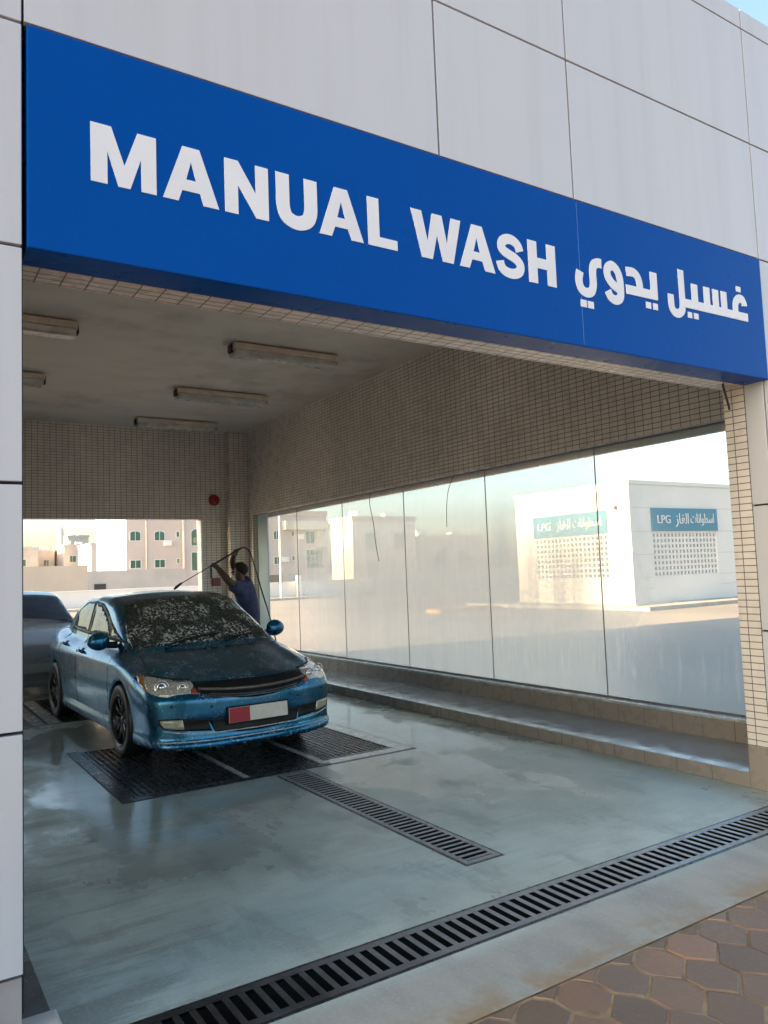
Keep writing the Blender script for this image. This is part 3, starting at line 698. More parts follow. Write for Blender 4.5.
def patch(name, mat, pts, d, parent, off=.004, th=.010, res=.03, side=1):
    """shell laid on the car body: outline pts (u, r, w), looked at along d; r > 0 is the car's right side"""
    s_ = -1
    P3 = [Vector((p[0], s_ * side * p[1], p[2])) for p in pts]; d = Vector((d[0], s_ * side * d[1], d[2])).normalized()
    e1 = d.cross(Vector((0, 0, 1))).normalized(); e2 = e1.cross(d)
    c0 = sum(P3, Vector((0, 0, 0))) / len(P3)
    bm = bmesh.new()
    bm.faces.new([bm.verts.new(((p - c0).dot(e1), (p - c0).dot(e2), 0)) for p in P3])
    bmesh.ops.triangulate(bm, faces=bm.faces)
    for ax in (0, 1):
        lo = min(v.co[ax] for v in bm.verts); hi = max(v.co[ax] for v in bm.verts); k = lo + res
        while k < hi:
            no = Vector((1, 0, 0)) if ax == 0 else Vector((0, 1, 0)); co_ = no * k
            bmesh.ops.bisect_plane(bm, geom=bm.verts[:] + bm.edges[:] + bm.faces[:], plane_co=co_, plane_no=no); k += res
    for v in bm.verts:
        p = c0 + e1 * v.co.x + e2 * v.co.y
        loc, nrm, _, _ = car_bvh.ray_cast(p - d * 1.2, d)
        if loc is None or (loc - p).length > .5: loc, nrm, _, _ = car_bvh.find_nearest(p)
        v.co = loc; v.normal = nrm; v.co = loc + nrm * off
    bmesh.ops.recalc_face_normals(bm, faces=bm.faces)
    f0 = next(iter(bm.faces)); loc, nrm, _, _ = car_bvh.find_nearest(f0.calc_center_median())
    if f0.normal.dot(nrm) < 0: bmesh.ops.reverse_faces(bm, faces=bm.faces)
    bmesh.ops.solidify(bm, geom=bm.faces[:], thickness=th)
    me = bpy.data.meshes.new(name); bm.to_mesh(me); bm.free()
    o = link(name, me, mat, parent, True, world=False); return o
def seam(name, mat, pts, d, parent, w_=.006, side=1):
    """thin dark shut line along a polyline on the body"""
    s_ = -1; P3 = []
    pts = [Vector(p) for p in pts]; Q = []
    for a, b_ in zip(pts[:-1], pts[1:]):
        m = max(2, int((b_ - a).length / .04)); Q += [a.lerp(b_, t_ / m) for t_ in range(m)]
    Q.append(pts[-1]); d = Vector((d[0], s_ * side * d[1], d[2])).normalized(); path = []
    for p in Q:
        p = Vector((p[0], s_ * side * p[1], p[2])); loc, nrm, _, _ = car_bvh.ray_cast(p - d * 1.2, d)
        if loc is None or (loc - p).length > .6: loc, nrm, _, _ = car_bvh.find_nearest(p)
        path.append(loc - nrm * (w_ * .25))
    return MB().tube(path, w_ * .6, 6).build(name, mat, parent, world=False, smooth=True)

def make_car(label, cat, paint, screen, side_glass, x, y, t, s, plate2=None):
    root = thing('parked_car' if cat == 'car' else 'car', (x, y, 0), label, 'car', None, math.atan2(-math.cos(t), math.sin(t)), s)
    body = link('car_body', car_me.copy(), paint, root, True, world=False)
    F_, SD = (-1, 0, 0), (0, -1, 0)
    # windscreen with a black edge, bonnet line, wipers
    ws = [(-.12, -.715, .955), (-.03, -.38, .958), (0, 0, .960), (-.03, .38, .958), (-.12, .715, .955), (-.28, .705, 1.04), (-.86, .590, 1.318), (-.91, .560, 1.345), (-.88, .25, 1.370), (-.87, 0, 1.374), (-.88, -.25, 1.370), (-.91, -.560, 1.345), (-.86, -.590, 1.318), (-.28, -.705, 1.04)]
    patch('windscreen', screen, ws, (-1, 0, -.6), root, .004, .012, .05)
    for a, b_ in (((-.02, .46, .975), (-.10, -.10, 1.005)), ((-.02, -.14, .972), (-.16, -.60, 1.005))):
        mb = MB(); q = []
        for t_ in range(9):
            p = Vector(a).lerp(Vector(b_), t_ / 8); p = Vector((p[0], -p[1], p[2])); loc, nrm, _, _ = car_bvh.find_nearest(p); q.append(loc + nrm * .018)
        mb.tube(q, .009, 6).build('wiper', CM['trim'], root, world=False)
    # side windows: front and rear door glass, front quarter light
    for sd in (1, -1):
        patch('window_surround', CM['trim'], [(-.34, .8, .975), (-1.0, .8, .985), (-1.7, .8, 1.000), (-2.56, .8, 1.030), (-2.52, .7, 1.13), (-2.38, .68, 1.245), (-2.08, .66, 1.335), (-1.69, .65, 1.350), (-1.38, .66, 1.325), (-1.15, .68, 1.255), (-.90, .7, 1.145), (-.62, .74, 1.055)], SD, root, .002, .008, .045, sd)
        patch('side_window', side_glass, [(-1.65, .72, 1.025), (-.86, .72, 1.012), (-1.0, .7, 1.12), (-1.20, .68, 1.22), (-1.42, .66, 1.295), (-1.65, .65, 1.318)], SD, root, .006, .008, .045, sd)
        patch('side_window', side_glass, [(-2.48, .72, 1.055), (-1.74, .72, 1.028), (-1.74, .66, 1.320), (-2.06, .66, 1.305), (-2.30, .68, 1.235), (-2.42, .7, 1.15)], SD, root, .006, .008, .045, sd)
        patch('quarter_light', side_glass, [(-.80, .74, 1.012), (-.46, .78, .998), (-.66, .74, 1.05), (-.90, .72, 1.125)], SD, root, .006, .008, .04, sd)
        seam('shut_line', CM['trim'], [(-.38, .9, .93), (-.44, .9, .60), (-.40, .9, .30)], SD, root, .008, sd)
        seam('shut_line', CM['trim'], [(-1.69, .9, 1.0), (-1.69, .9, .60), (-1.66, .9, .30)], SD, root, .008, sd)
        seam('shut_line', CM['trim'], [(-2.52, .9, 1.02), (-2.50, .9, .75), (-2.32, .9, .55)], SD, root, .008, sd)
        seam('body_crease', CM['trim'], [(-.48, .9, .315), (-1.4, .9, .315), (-2.25, .9, .315)], SD, root, .006, sd)
        for u0, w0 in ((-1.50, .845), (-2.30, .880)):
            hb = Vector((u0, -sd * .9, w0)); loc, nrm, _, _ = car_bvh.ray_cast(hb + Vector((0, -sd * .3, 0)), Vector((0, sd, 0)))
            if loc is None: continue
            yb = loc.y; sg = -sd
            mb = MB(); mb.tube([(u0 + .09, yb + sg * .004, w0), (u0 + .07, yb + sg * .032, w0 + .002), (u0 - .07, yb + sg * .032, w0 + .004), (u0 - .09, yb + sg * .004, w0 + .004)], [.010, .014, .014, .010], 8)
            mb.build('door_handle', paint, root, world=False, smooth=True)
            patch('handle_cup', CM['trim'], [(u0 + .06, .9, w0 - .025), (u0 + .06, .9, w0 + .025), (u0 - .06, .9, w0 + .028), (u0 - .06, .9, w0 - .022)], SD, root, .001, .004, .03, sd)
        # door mirror
        mm = MB(); sg = -sd
        prof = [(.05, .01), (.085, .05), (.09, .085), (.075, .125), (.045, .155), (.012, .16)]
        bm = bmesh.new(); bmesh.ops.create_icosphere(bm, subdivisions=3, radius=1)
        for v in bm.verts:
            c = v.co; c.x = c.x * (.075 if c.x > 0 else .045); c.y = c.y * .104; c.z = c.z * (.088 if c.z > 0 else .086) * (1 - .10 * (c.y / .104) * sg)
            v.co = c + Vector((-.54, sg * .925, .995))
        me = bpy.data.meshes.new('mirror'); bm.to_mesh(me); bm.free(); mo = link('door_mirror', me, paint, root, True, world=False)
        MB().tube([(-.50, sg * .76, .955), (-.54, sg * .84, .955), (-.56, sg * .90, .965)], [.035, .030, .026], 8).build('mirror_arm', CM['trim'], mo, world=False, smooth=True)
        # headlamp unit
        HL = [(.39, .79, .747), (.57, .70, .724), (.66, .615, .710), (.735, .512, .706), (.80, .50, .672), (.862, .535, .613), (.835, .60, .612), (.815, .655, .611), (.795, .72, .592), (.74, .78, .603), (.66, .828, .630), (.56, .83, .675)]
        dd = (-1, -.75, -.25)
        hl = patch('headlamp', CM['lens'], HL, dd, root, .005, .014, .03, sd)
        patch('indicator', CM['amber'], [(.335, .83, .745), (.39, .79, .748), (.56, .832, .677), (.655, .832, .630), (.58, .848, .645), (.45, .85, .695)], dd, hl, .0065, .012, .03, sd)
        patch('inner_reflector', CM['redlens'], [(.835, .535, .645), (.845, .505, .650), (.893, .488, .605), (.866, .548, .608)], (-1, -.3, -.2), hl, .0075, .010, .02, sd)
        for (cu, cr, cw, rad) in ((.70, .735, .660, .062), (.795, .592, .652, .046)):
            loc, nrm, _, _ = car_bvh.find_nearest(Vector((cu, -sd * cr, cw)))
            q = Vector((1, sg * .35, .05)).normalized().to_track_quat('X', 'Z').to_matrix().to_4x4(); Mx = Matrix.Translation(loc + nrm * .004) @ q
            MB().lathe([(rad, .000), (rad, .010), (rad * .86, .012), (rad * .8, .004), (rad * .45, .006), (rad * .4, .012), (0, .016)], Mx, 24).build('lamp_bowl', CM['chrome'], hl, world=False, smooth=True)
        patch('lamp_trim', CM['trim'], [(.735, .512, .716), (.66, .62, .722), (.57, .705, .736), (.39, .795, .759), (.39, .79, .749), (.57, .70, .7245), (.66, .615, .7105), (.735, .512, .7065)], dd, hl, .006, .008, .04, sd)
        # fog lamp and side intake
        patch('side_intake', CM['trim'], [(.86, .79, .425), (.87, .60, .422), (.925, .432, .405), (.935, .395, .305), (.875, .60, .318), (.80, .76, .345), (.78, .785, .38)], F_, root, .003, .012, .03, sd)
        patch('fog_lamp', CM['fog'], [(.77, .775, .415), (.866, .622, .412), (.87, .608, .335), (.797, .74, .350), (.777, .768, .378)], F_, root, .010, .012, .03, sd)
        seam('foam_line', CM['foam'], [(.90, .76, .325), (.90, .60, .300), (.95, .38, .290), (.96, 0, .285)], F_, root, .012, sd)
        for uu, rr, ww in ((.9, .40, .50), (.85, .70, .52)):
            loc, nrm, _, _ = car_bvh.ray_cast(Vector((2, -sd * rr, ww)), Vector((-1, 0, 0))); q = nrm.to_track_quat('X', 'Z').to_matrix().to_4x4()
            MB().lathe([(0, .004), (.010, .003), (.012, -.002)], Matrix.Translation(loc) @ q, 12).build('parking_sensor', CM['trim'], root, world=False)
    # grille, lower intake, plate
    patch('grille', CM['trim'], [(.76, .508, .695), (.83, .29, .690), (.86, 0, .688), (.83, -.29, .690), (.76, -.508, .695), (.83, -.50, .640), (.90, -.46, .605), (.935, -.33, .575), (.962, -.15, .545), (.965, 0, .538), (.962, .15, .545), (.935, .33, .575), (.90, .46, .605), (.83, .50, .640)], (-1, 0, -.15), root, .003, .02, .04)
    mb = MB()
    gp = []
    for k in range(17):
        r_ = -.485 + k * .97 / 16; loc, nrm, _, _ = car_bvh.ray_cast(Vector((2, r_, .642 - .03 * (1 - (r_ / .5) ** 2))), Vector((-1, 0, 0))); gp.append(loc + nrm * .012)
    mb.tube(gp, .014, 8).build('grille_bar', CM['grille'], root, world=False, smooth=True)
    bl, nr_, _, _ = car_bvh.ray_cast(Vector((2, 0, .655)), Vector((-1, 0, 0)))
    for zz in (.585, .60):
        gp = []
        for k in range(13):
            r_ = -.40 + k * .80 / 12; loc, nrm, _, _ = car_bvh.ray_cast(Vector((2, r_, zz - .028 * (1 - (r_ / .42) ** 2))), Vector((-1, 0, 0))); gp.append(loc + nrm * .006)
        MB().tube(gp, .004, 6).build('grille_slat', CM['grille'], root, world=False)
    patch('lower_intake', CM['trim'], [(.92, .42, .402), (.94, .27, .395), (.96, 0, .392), (.94, -.27, .395), (.92, -.42, .402), (.935, -.375, .295), (.96, -.16, .270), (.965, 0, .266), (.96, .16, .270), (.935, .375, .295)], F_, root, .003, .012, .04)
    pt = thing('number_plate', (0, 0, 0), None, None); bpy.data.objects.remove(pt)
    px_, pz = .985, .413
    Mx = Matrix.Translation((px_ - .004, 0, pz)) @ Matrix.Rotation(R(-4), 4, 'Y')
    pl_ = MB().box(-.03, .004, -.283, .283, -.072, .072, Mx).build('plate_holder', CM['trim'], root, world=False, bevel=.004)
    MB().box(.0045, .010, -.270, .268, -.060, .060, Mx).build('number_plate', CM['plate'], pl_, world=False, bevel=.002)
    MB().box(.0105, .0125, -.268, -.085, -.058, .058, Mx).build('plate_field', plate2 or CM['pred'], pl_, world=False)
    seam('shut_line', CM['trim'], [(.42, .745, .76), (.20, .72, .83), (-.05, .70, .905)], (0, 0, -1), root, .008, 1); seam('shut_line', CM['trim'], [(.42, .745, .76), (.20, .72, .83), (-.05, .70, .905)], (0, 0, -1), root, .008, -1)
    # splitter lip with dripping foam
    lp = []
    for k in range(25):
        r_ = -.80 + k * 1.6 / 24; loc, nrm, _, _ = car_bvh.ray_cast(Vector((2, r_, .235)), Vector((-1, 0, 0)))
        if loc is not None: lp.append(loc + Vector((.004, 0, 0)))
    MB().tube(lp, .006, 6).build('lip_edge', CM['foam'], root, world=False, smooth=True)
    # wheels
    for uw in (-.06, -2.735):
        for sd in (1, -1):
            sg = -sd; Mx = Matrix.Translation((uw, sg * .772, .318)) @ Matrix.Rotation(R(90 * sg), 4, 'Z')
            prof = [(.215, -.10), (.285, -.108), (.306, -.098), (.318, -.075), (.318, .075), (.306, .098), (.285, .108), (.222, .100), (.215, .085), (.215, -.10)]
            wh = MB().lathe(prof, Mx, 48).build('wheel', CM['tyre'], root, world=False, smooth=True)
            mb = MB(); mb.lathe([(.223, .098), (.228, .104), (.220, .106), (.205, .080), (.200, -.09)], Mx, 48)
            for k in range(10):
                a = 2 * math.pi * k / 10
                for da in (-.07, .07):
                    p0 = (.062, .035 * math.cos(a) * 1.0, .035 * math.sin(a)); p1 = (.082, .21 * math.cos(a + da), .21 * math.sin(a + da))
                    mb.tube([Mx @ Vector(p0), Mx @ Vector(p1)], [.013, .008], 6)
            mb.lathe([(0, .078), (.03, .078), (.045, .066), (.05, .04)], Mx, 20)
            mb.build('rim', CM['rim'], wh, world=False, smooth=True)
            MB().lathe([(0, -.01), (.15, -.01), (.15, .012), (0, .012)], Mx, 32).build('brake_disc', M['iron'], wh, world=False)
            MB().lathe([(0, -.14), (.33, -.14), (.33, -.13)], Mx, 24).build('arch_liner', CM['trim'], wh, world=False)
    # under-body so that the floor does not shine through
    MB().box(-3.3, .7, -.62, .62, .19, .30).build('underbody', CM['trim'], root, world=False)
    return root
car = make_car('wet blue saloon car with foam on its bonnet and windscreen, parked over the grates', 'c', CM['paint'], CM['screen'], CM['side'], 2.72, 7.40, .03, 1.03)
car.name = 'blue_saloon'
car2 = make_car('grey saloon waiting behind the blue car at the back opening', 'car', CM['grey'], CM['dglass'], CM['dglass'], 1.80, 12.95, .0, 1.05, CM['plate'])
# ------------------------------------------------------------------ the washer
def skin(name, joints, bones, mat, parent=None, sub=2, root=None):
    """joints: {name: (co, radius)}; bones: pairs of names"""
    me = bpy.data.meshes.new(name); ks = list(joints)
    me.from_pydata([joints[k][0] for k in ks], [(ks.index(a), ks.index(b_)) for a, b_ in bones], [])
    o = bpy.data.objects.new(name, me); COL.objects.link(o)
    sk = o.modifiers.new('skin', 'SKIN'); sk.use_smooth_shade = True
    lay = me.skin_vertices[0].data
    for i, k in enumerate(ks):
        r = joints[k][1]; lay[i].radius = r if hasattr(r, '__len__') else (r, r); lay[i].use_root = (k == (root or ks[0]))
    sb = o.modifiers.new('sub', 'SUBSURF'); sb.levels = sub; sb.render_levels = sub
    dg = bpy.context.evaluated_depsgraph_get(); m2 = bpy.data.meshes.new_from_object(o.evaluated_get(dg)); bpy.data.objects.remove(o)
    m2.name = name
    for p in m2.polygons: p.use_smooth = True
    return m2
def person():
    t = thing('person', (4.22, 10.2, 0), 'person in a navy blue polo shirt raising a pressure lance over the car roof', 'person')
    V = Vector; X0 = 4.20; Y0 = 10.2
    skinm = simple('brown_skin', (.10, .048, .032), .5, 0, .1, 12); shirt = simple('navy_polo', (.042, .058, .145), .85, 0, .25, 14); trs = simple('dark_work_trousers', (.02, .024, .04), .85, 0, .2, 12); hairm = simple('short_black_hair', (.012, .010, .009), .8, 0, .3, 60); shoe = M['black']
    J = {'pelvis': ((4.30, Y0, .95), (.135, .105)), 'waist': ((4.275, Y0, 1.10), (.125, .10)), 'chest': ((4.225, Y0, 1.33), (.16, .13)), 'neck0': ((4.185, Y0, 1.485), (.075, .07)), 'neck1': ((4.165, Y0, 1.555), .056),
         'jaw': ((4.140, Y0, 1.625), (.066, .072)), 'head': ((4.150, Y0, 1.70), (.088, .078)), 'crown': ((4.158, Y0, 1.765), (.066, .060))}
    bn = [('pelvis', 'waist'), ('waist', 'chest'), ('chest', 'neck0'), ('neck0', 'neck1'), ('neck1', 'jaw'), ('jaw', 'head'), ('head', 'crown')]
    # near arm (towards the camera) reaches forward, far arm is raised with a bent elbow
    arms = {'n': [(4.075, 10.06, 1.465, .070), (3.965, 9.98, 1.49, .062), (3.885, 9.97, 1.57, .054), (3.82, 10.02, 1.67, .047), (3.775, 10.06, 1.745, .032)],
            'f': [(4.335, 10.32, 1.475, .070), (4.29, 10.40, 1.58, .060), (4.17, 10.43, 1.725, .052), (4.115, 10.36, 1.83, .046), (4.11, 10.28, 1.92, .032)]}
    lance_a, lance_b = V((4.16, 10.22, 1.985)), V((3.25, 9.92, 1.555))
    ld = (lance_b - lance_a).normalized()
    for k, L in arms.items():
        prev = 'chest'
        for i, (x, y, z, r) in enumerate(L): J[f'{k}{i}'] = ((x, y, z), r); bn.append((prev, f'{k}{i}')); prev = f'{k}{i}'
        wr = V(L[-1][:3]); tt = (wr - lance_a).dot(ld); on = lance_a + ld * tt
        palm = wr.lerp(on, .55); J[k + 'p'] = (tuple(palm), (.036, .022)); bn.append((prev, k + 'p'))
        side = (on - wr); side -= ld * side.dot(ld); side.normalize(); oth = ld.cross(side)
        for fi in range(4):                                   # four fingers close round the lance
            c = on + ld * (.032 - .021 * fi); ln = (.95, 1.05, 1.0, .82)[fi]; pv = k + 'p'
            for q, ang in enumerate((-1.0, .2, 1.4)):
                p = c + (side * math.sin(ang - .2) + oth * math.cos(ang - .2)) * .026 * (1.0 if q else 1.15) * ln
                nm = f'{k}f{fi}{q}'; J[nm] = (tuple(p), (.0095, .009, .0075)[q]); bn.append((pv, nm)); pv = nm
        pv = k + 'p'
        for q, (a_, b_) in enumerate(((.030, -.5), (.042, .3), (.040, 1.0))):
            p = on + ld * a_ + (side * math.sin(b_ - .3) - oth * math.cos(b_ - .3)) * .027; nm = f'{k}t{q}'; J[nm] = (tuple(p), (.012, .011, .009)[q]); bn.append((pv, nm)); pv = nm
    for k, sy, dx in (('L', -1, .0), ('R', 1, .06)):
        L = [(4.31 + dx * .3, Y0 + sy * .095, .88, .095), (4.30 + dx, Y0 + sy * .11, .50, .062), (4.34 + dx, Y0 + sy * .12, .28, .056), (4.36 + dx, Y0 + sy * .125, .09, .042), (4.25 + dx, Y0 + sy * .14, .045, .036)]
        prev = 'pelvis'
        for i, (x, y, z, r) in enumerate(L): J[f'{k}{i}'] = ((x, y, z), r); bn.append((prev, f'{k}{i}')); prev = f'{k}{i}'
    body = link('body', skin('body', J, bn, skinm, root='pelvis'), skinm, t)
    # nose, brow and ear on the same head
    def blob(mb, c, s_, n=10):
        bm = bmesh.new(); bmesh.ops.create_icosphere(bm, subdivisions=2, radius=1); vs = [(c[0] + v.co.x * s_[0], c[1] + v.co.y * s_[1], c[2] + v.co.z * s_[2]) for v in bm.verts]; bm.verts.index_update()
        fs = [tuple(v.index for v in f.verts) for f in bm.faces]; bm.free(); mb.add(vs, fs)
    fd = V((-.80, .60, 0)); fl = V((-.60, -.80, 0)); hc = V((4.155, Y0 + .0, 1.69))
    def hp_(f_, l_, z_): q = hc + fd * f_ + fl * l_; return (q.x, q.y, hc.z + z_)
    mb = MB(); blob(mb, hp_(.098, 0, -.015), (.017, .017, .024)); blob(mb, hp_(.082, 0, -.048), (.022, .024, .010)); blob(mb, hp_(.080, 0, .022), (.036, .036, .011))
    for sy in (-1, 1): blob(mb, hp_(-.005, sy * .079, -.012), (.016, .014, .029))
    mb.build('face_features', skinm, t, smooth=True)
    mb = MB()
    for sy in (-1, 1): blob(mb, hp_(.083, sy * .032, .004), (.009, .009, .006))
    mb.build('eyes', M['white'], t, smooth=True)
    bm = bmesh.new(); bmesh.ops.create_icosphere(bm, subdivisions=3, radius=1)
    kill = [v for v in bm.verts if v.co.z < -.42 + .85 * v.co.x]
    bmesh.ops.delete(bm, geom=kill, context='VERTS')
    for v in bm.verts: v.co = V(hp_(-.010 + v.co.x * .106, v.co.y * .094, .016 + v.co.z * .106))
    bmesh.ops.solidify(bm, geom=bm.faces[:], thickness=.012)
    me = bpy.data.meshes.new('hair'); bm.to_mesh(me); bm.free(); link('hair', me, hairm, t, True)
    SJ = {'hem': ((4.305, Y0, .90), (.18, .155)), 'w': ((4.285, Y0, 1.10), (.16, .135)), 'c': ((4.225, Y0, 1.33), (.185, .15)), 'col': ((4.195, Y0, 1.505), (.100, .100)), 'col2': ((4.182, Y0, 1.57), (.066, .066)),
          'n0': ((4.075, 10.06, 1.465), .095), 'n1': ((4.00, 10.00, 1.462), .092), 'n2': ((3.935, 9.972, 1.50), .080), 'f0': ((4.335, 10.32, 1.475), .095), 'f1': ((4.305, 10.385, 1.54), .092), 'f2': ((4.275, 10.41, 1.60), .080)}
    link('polo_shirt', skin('shirt', SJ, [('hem', 'w'), ('w', 'c'), ('c', 'col'), ('col', 'col2'), ('c', 'n0'), ('n0', 'n1'), ('n1', 'n2'), ('c', 'f0'), ('f0', 'f1'), ('f1', 'f2')], shirt, root='hem'), shirt, t)
    TJ = {'p': ((4.30, Y0, .95), (.165, .135)), 'wb': ((4.295, Y0, 1.03), (.15, .125))}; tb = [('p', 'wb')]
    for k, sy, dx in (('L', -1, .0), ('R', 1, .06)):
        pv = 'p'
        for i, (x, y, z, r) in enumerate([(4.31 + dx * .3, Y0 + sy * .10, .86, .108), (4.30 + dx, Y0 + sy * .11, .50, .080), (4.345 + dx, Y0 + sy * .12, .28, .074), (4.36 + dx, Y0 + sy * .125, .12, .068)]):
            TJ[f'{k}{i}'] = ((x, y, z), r); tb.append((pv, f'{k}{i}')); pv = f'{k}{i}'
    link('trousers', skin('trousers', TJ, tb, trs, root='p'), trs, t)
    for sy, dx in ((-1, 0), (1, .06)):
        MB().tube([(4.42 + dx, Y0 + sy * .122, .05), (4.36 + dx, Y0 + sy * .125, .065), (4.26 + dx, Y0 + sy * .138, .05), (4.17 + dx, Y0 + sy * .148, .035)], [.045, .056, .050, .032], 10).build('shoe', shoe, t, smooth=True)
    # lance and hose
    l = thing('pressure_lance', tuple(lance_a), 'thin pressure washer lance held over the car roof', 'spray lance')
    mid = lance_a + ld * .50
    MB().tube([lance_a - ld * .06, lance_a, lance_a + ld * .02, mid - ld * .03, mid, mid + ld * .01], [.012, .019, .014, .013, .015, .008], 10).build('grip_tube', M['black'], l, smooth=True)
    MB().tube([mid, lance_b], .006, 8).build('wand', M['iron'], l, smooth=True)
    MB().tube([lance_b, lance_b + ld * .03, lance_b + ld * .10 + V((0, 0, -.012)), lance_b + ld * .14 + V((0, 0, -.02))], [.008, .015, .019, .013], 10).build('nozzle', M['black'], l, smooth=True)
    MB().tube([lance_a + ld * .02 + V((0, 0, -.01)), lance_a + ld * .05 + V((0, 0, -.07))], [.010, .007], 8).build('trigger', M['black'], l, smooth=True)
    hp = lance_a - ld * .06
    wire([tuple(hp), (4.27, 10.24, 2.005), (4.345, 10.25, 1.93), (4.43, 10.25, 1.65), (4.515, 10.24, 1.34), (4.60, 10.22, 1.03), (4.70, 10.2, .60), (4.78, 10.2, .22), (4.83, 10.25, .04), (4.88, 10.6, .016), (4.80, 11.2, .016), (4.86, 12.2, .016), (4.95, 13.4, .016)], .0095, 'pressure_hose', 'black pressure hose arching from the lance down to the floor', 'hose')
person()
# ------------------------------------------------------------------ the lot behind and beside
def wall_thing(name, label, x0, x1, y0, y1, z1, mat, cap=None, cat='wall', z0=-.03):
    t = thing(name, ((x0 + x1) / 2, (y0 + y1) / 2, 0), label, cat)
    box('wall', mat, x0, x1, y0, y1, z0, z1, parent=t)
    if cap: box('coping', cap, x0 - .04, x1 + .04, y0 - .04, y1 + .04, z1 + .001, z1 + .09, parent=t, bevel=.01)
    return t
def window(parent, x0, x1, z0, z1, y, glass=None, frame=None, arch=0.0, mull=1, trans=0, depth=.12, axis='y'):
    """window set on a wall face that looks towards -Y (axis y) or -X (axis x)"""
    w_ = x1 - x0; fr = .06
    def q(a, d, z): return (a, y + d, z) if axis == 'y' else (y + d, a, z)
    poly = [(x0, z0), (x1, z0)] + ([(x0 + w_ * (.5 + .5 * math.cos(t_ * math.pi / 10)), z1 - arch + arch * math.sin(t_ * math.pi / 10)) for t_ in range(11)] if arch else [(x1, z1), (x0, z1)])
    cx, cz = (x0 + x1) / 2, (z0 + z1) / 2
    inn = [((a - cx) * (1 - 2 * fr / w_) + cx, (b_ - cz) * (1 - 2 * fr / (z1 - z0)) + cz) for a, b_ in poly]
    mb = MB(); n = len(poly)
    vs = [q(a, -.05, b_) for a, b_ in poly] + [q(a, -.05, b_) for a, b_ in inn] + [q(a, .03, b_) for a, b_ in poly] + [q(a, .03, b_) for a, b_ in inn]
    fs = []
    for i in range(n):
        j = (i + 1) % n
        fs += [(i, j, n + j, n + i), (n + i, n + j, 3 * n + j, 3 * n + i), (i, 2 * n + i, 2 * n + j, j)]
    mb.add(vs, fs)
    for k in range(1, mull + 1):
        a = x0 + k * w_ / (mull + 1); p0, p1 = q(a - .025, -.03, z0 + fr), q(a + .025, .0, z1 - fr - arch * .1)
        mb.box(min(p0[0], p1[0]), max(p0[0], p1[0]), min(p0[1], p1[1]), max(p0[1], p1[1]), p0[2], p1[2])
    for k in range(1, trans + 1):
        zz = z0 + k * (z1 - z0) / (trans + 1); p0, p1 = q(x0 + fr, -.028, zz - .025), q(x1 - fr, -.002, zz + .025)
        mb.box(min(p0[0], p1[0]), max(p0[0], p1[0]), min(p0[1], p1[1]), max(p0[1], p1[1]), zz - .025, zz + .025)
    f = mb.build('window', frame or M['white'], parent)
    mb = MB(); mb.prism(inn, lambda a, b_: q(a, -.012, b_), lambda a, b_: q(a, .02, b_))
    L = Vector((0, 0, 0)); qn = f
    o = mb.build('pane', glass or M['gglass'], f, world=False)
    return f

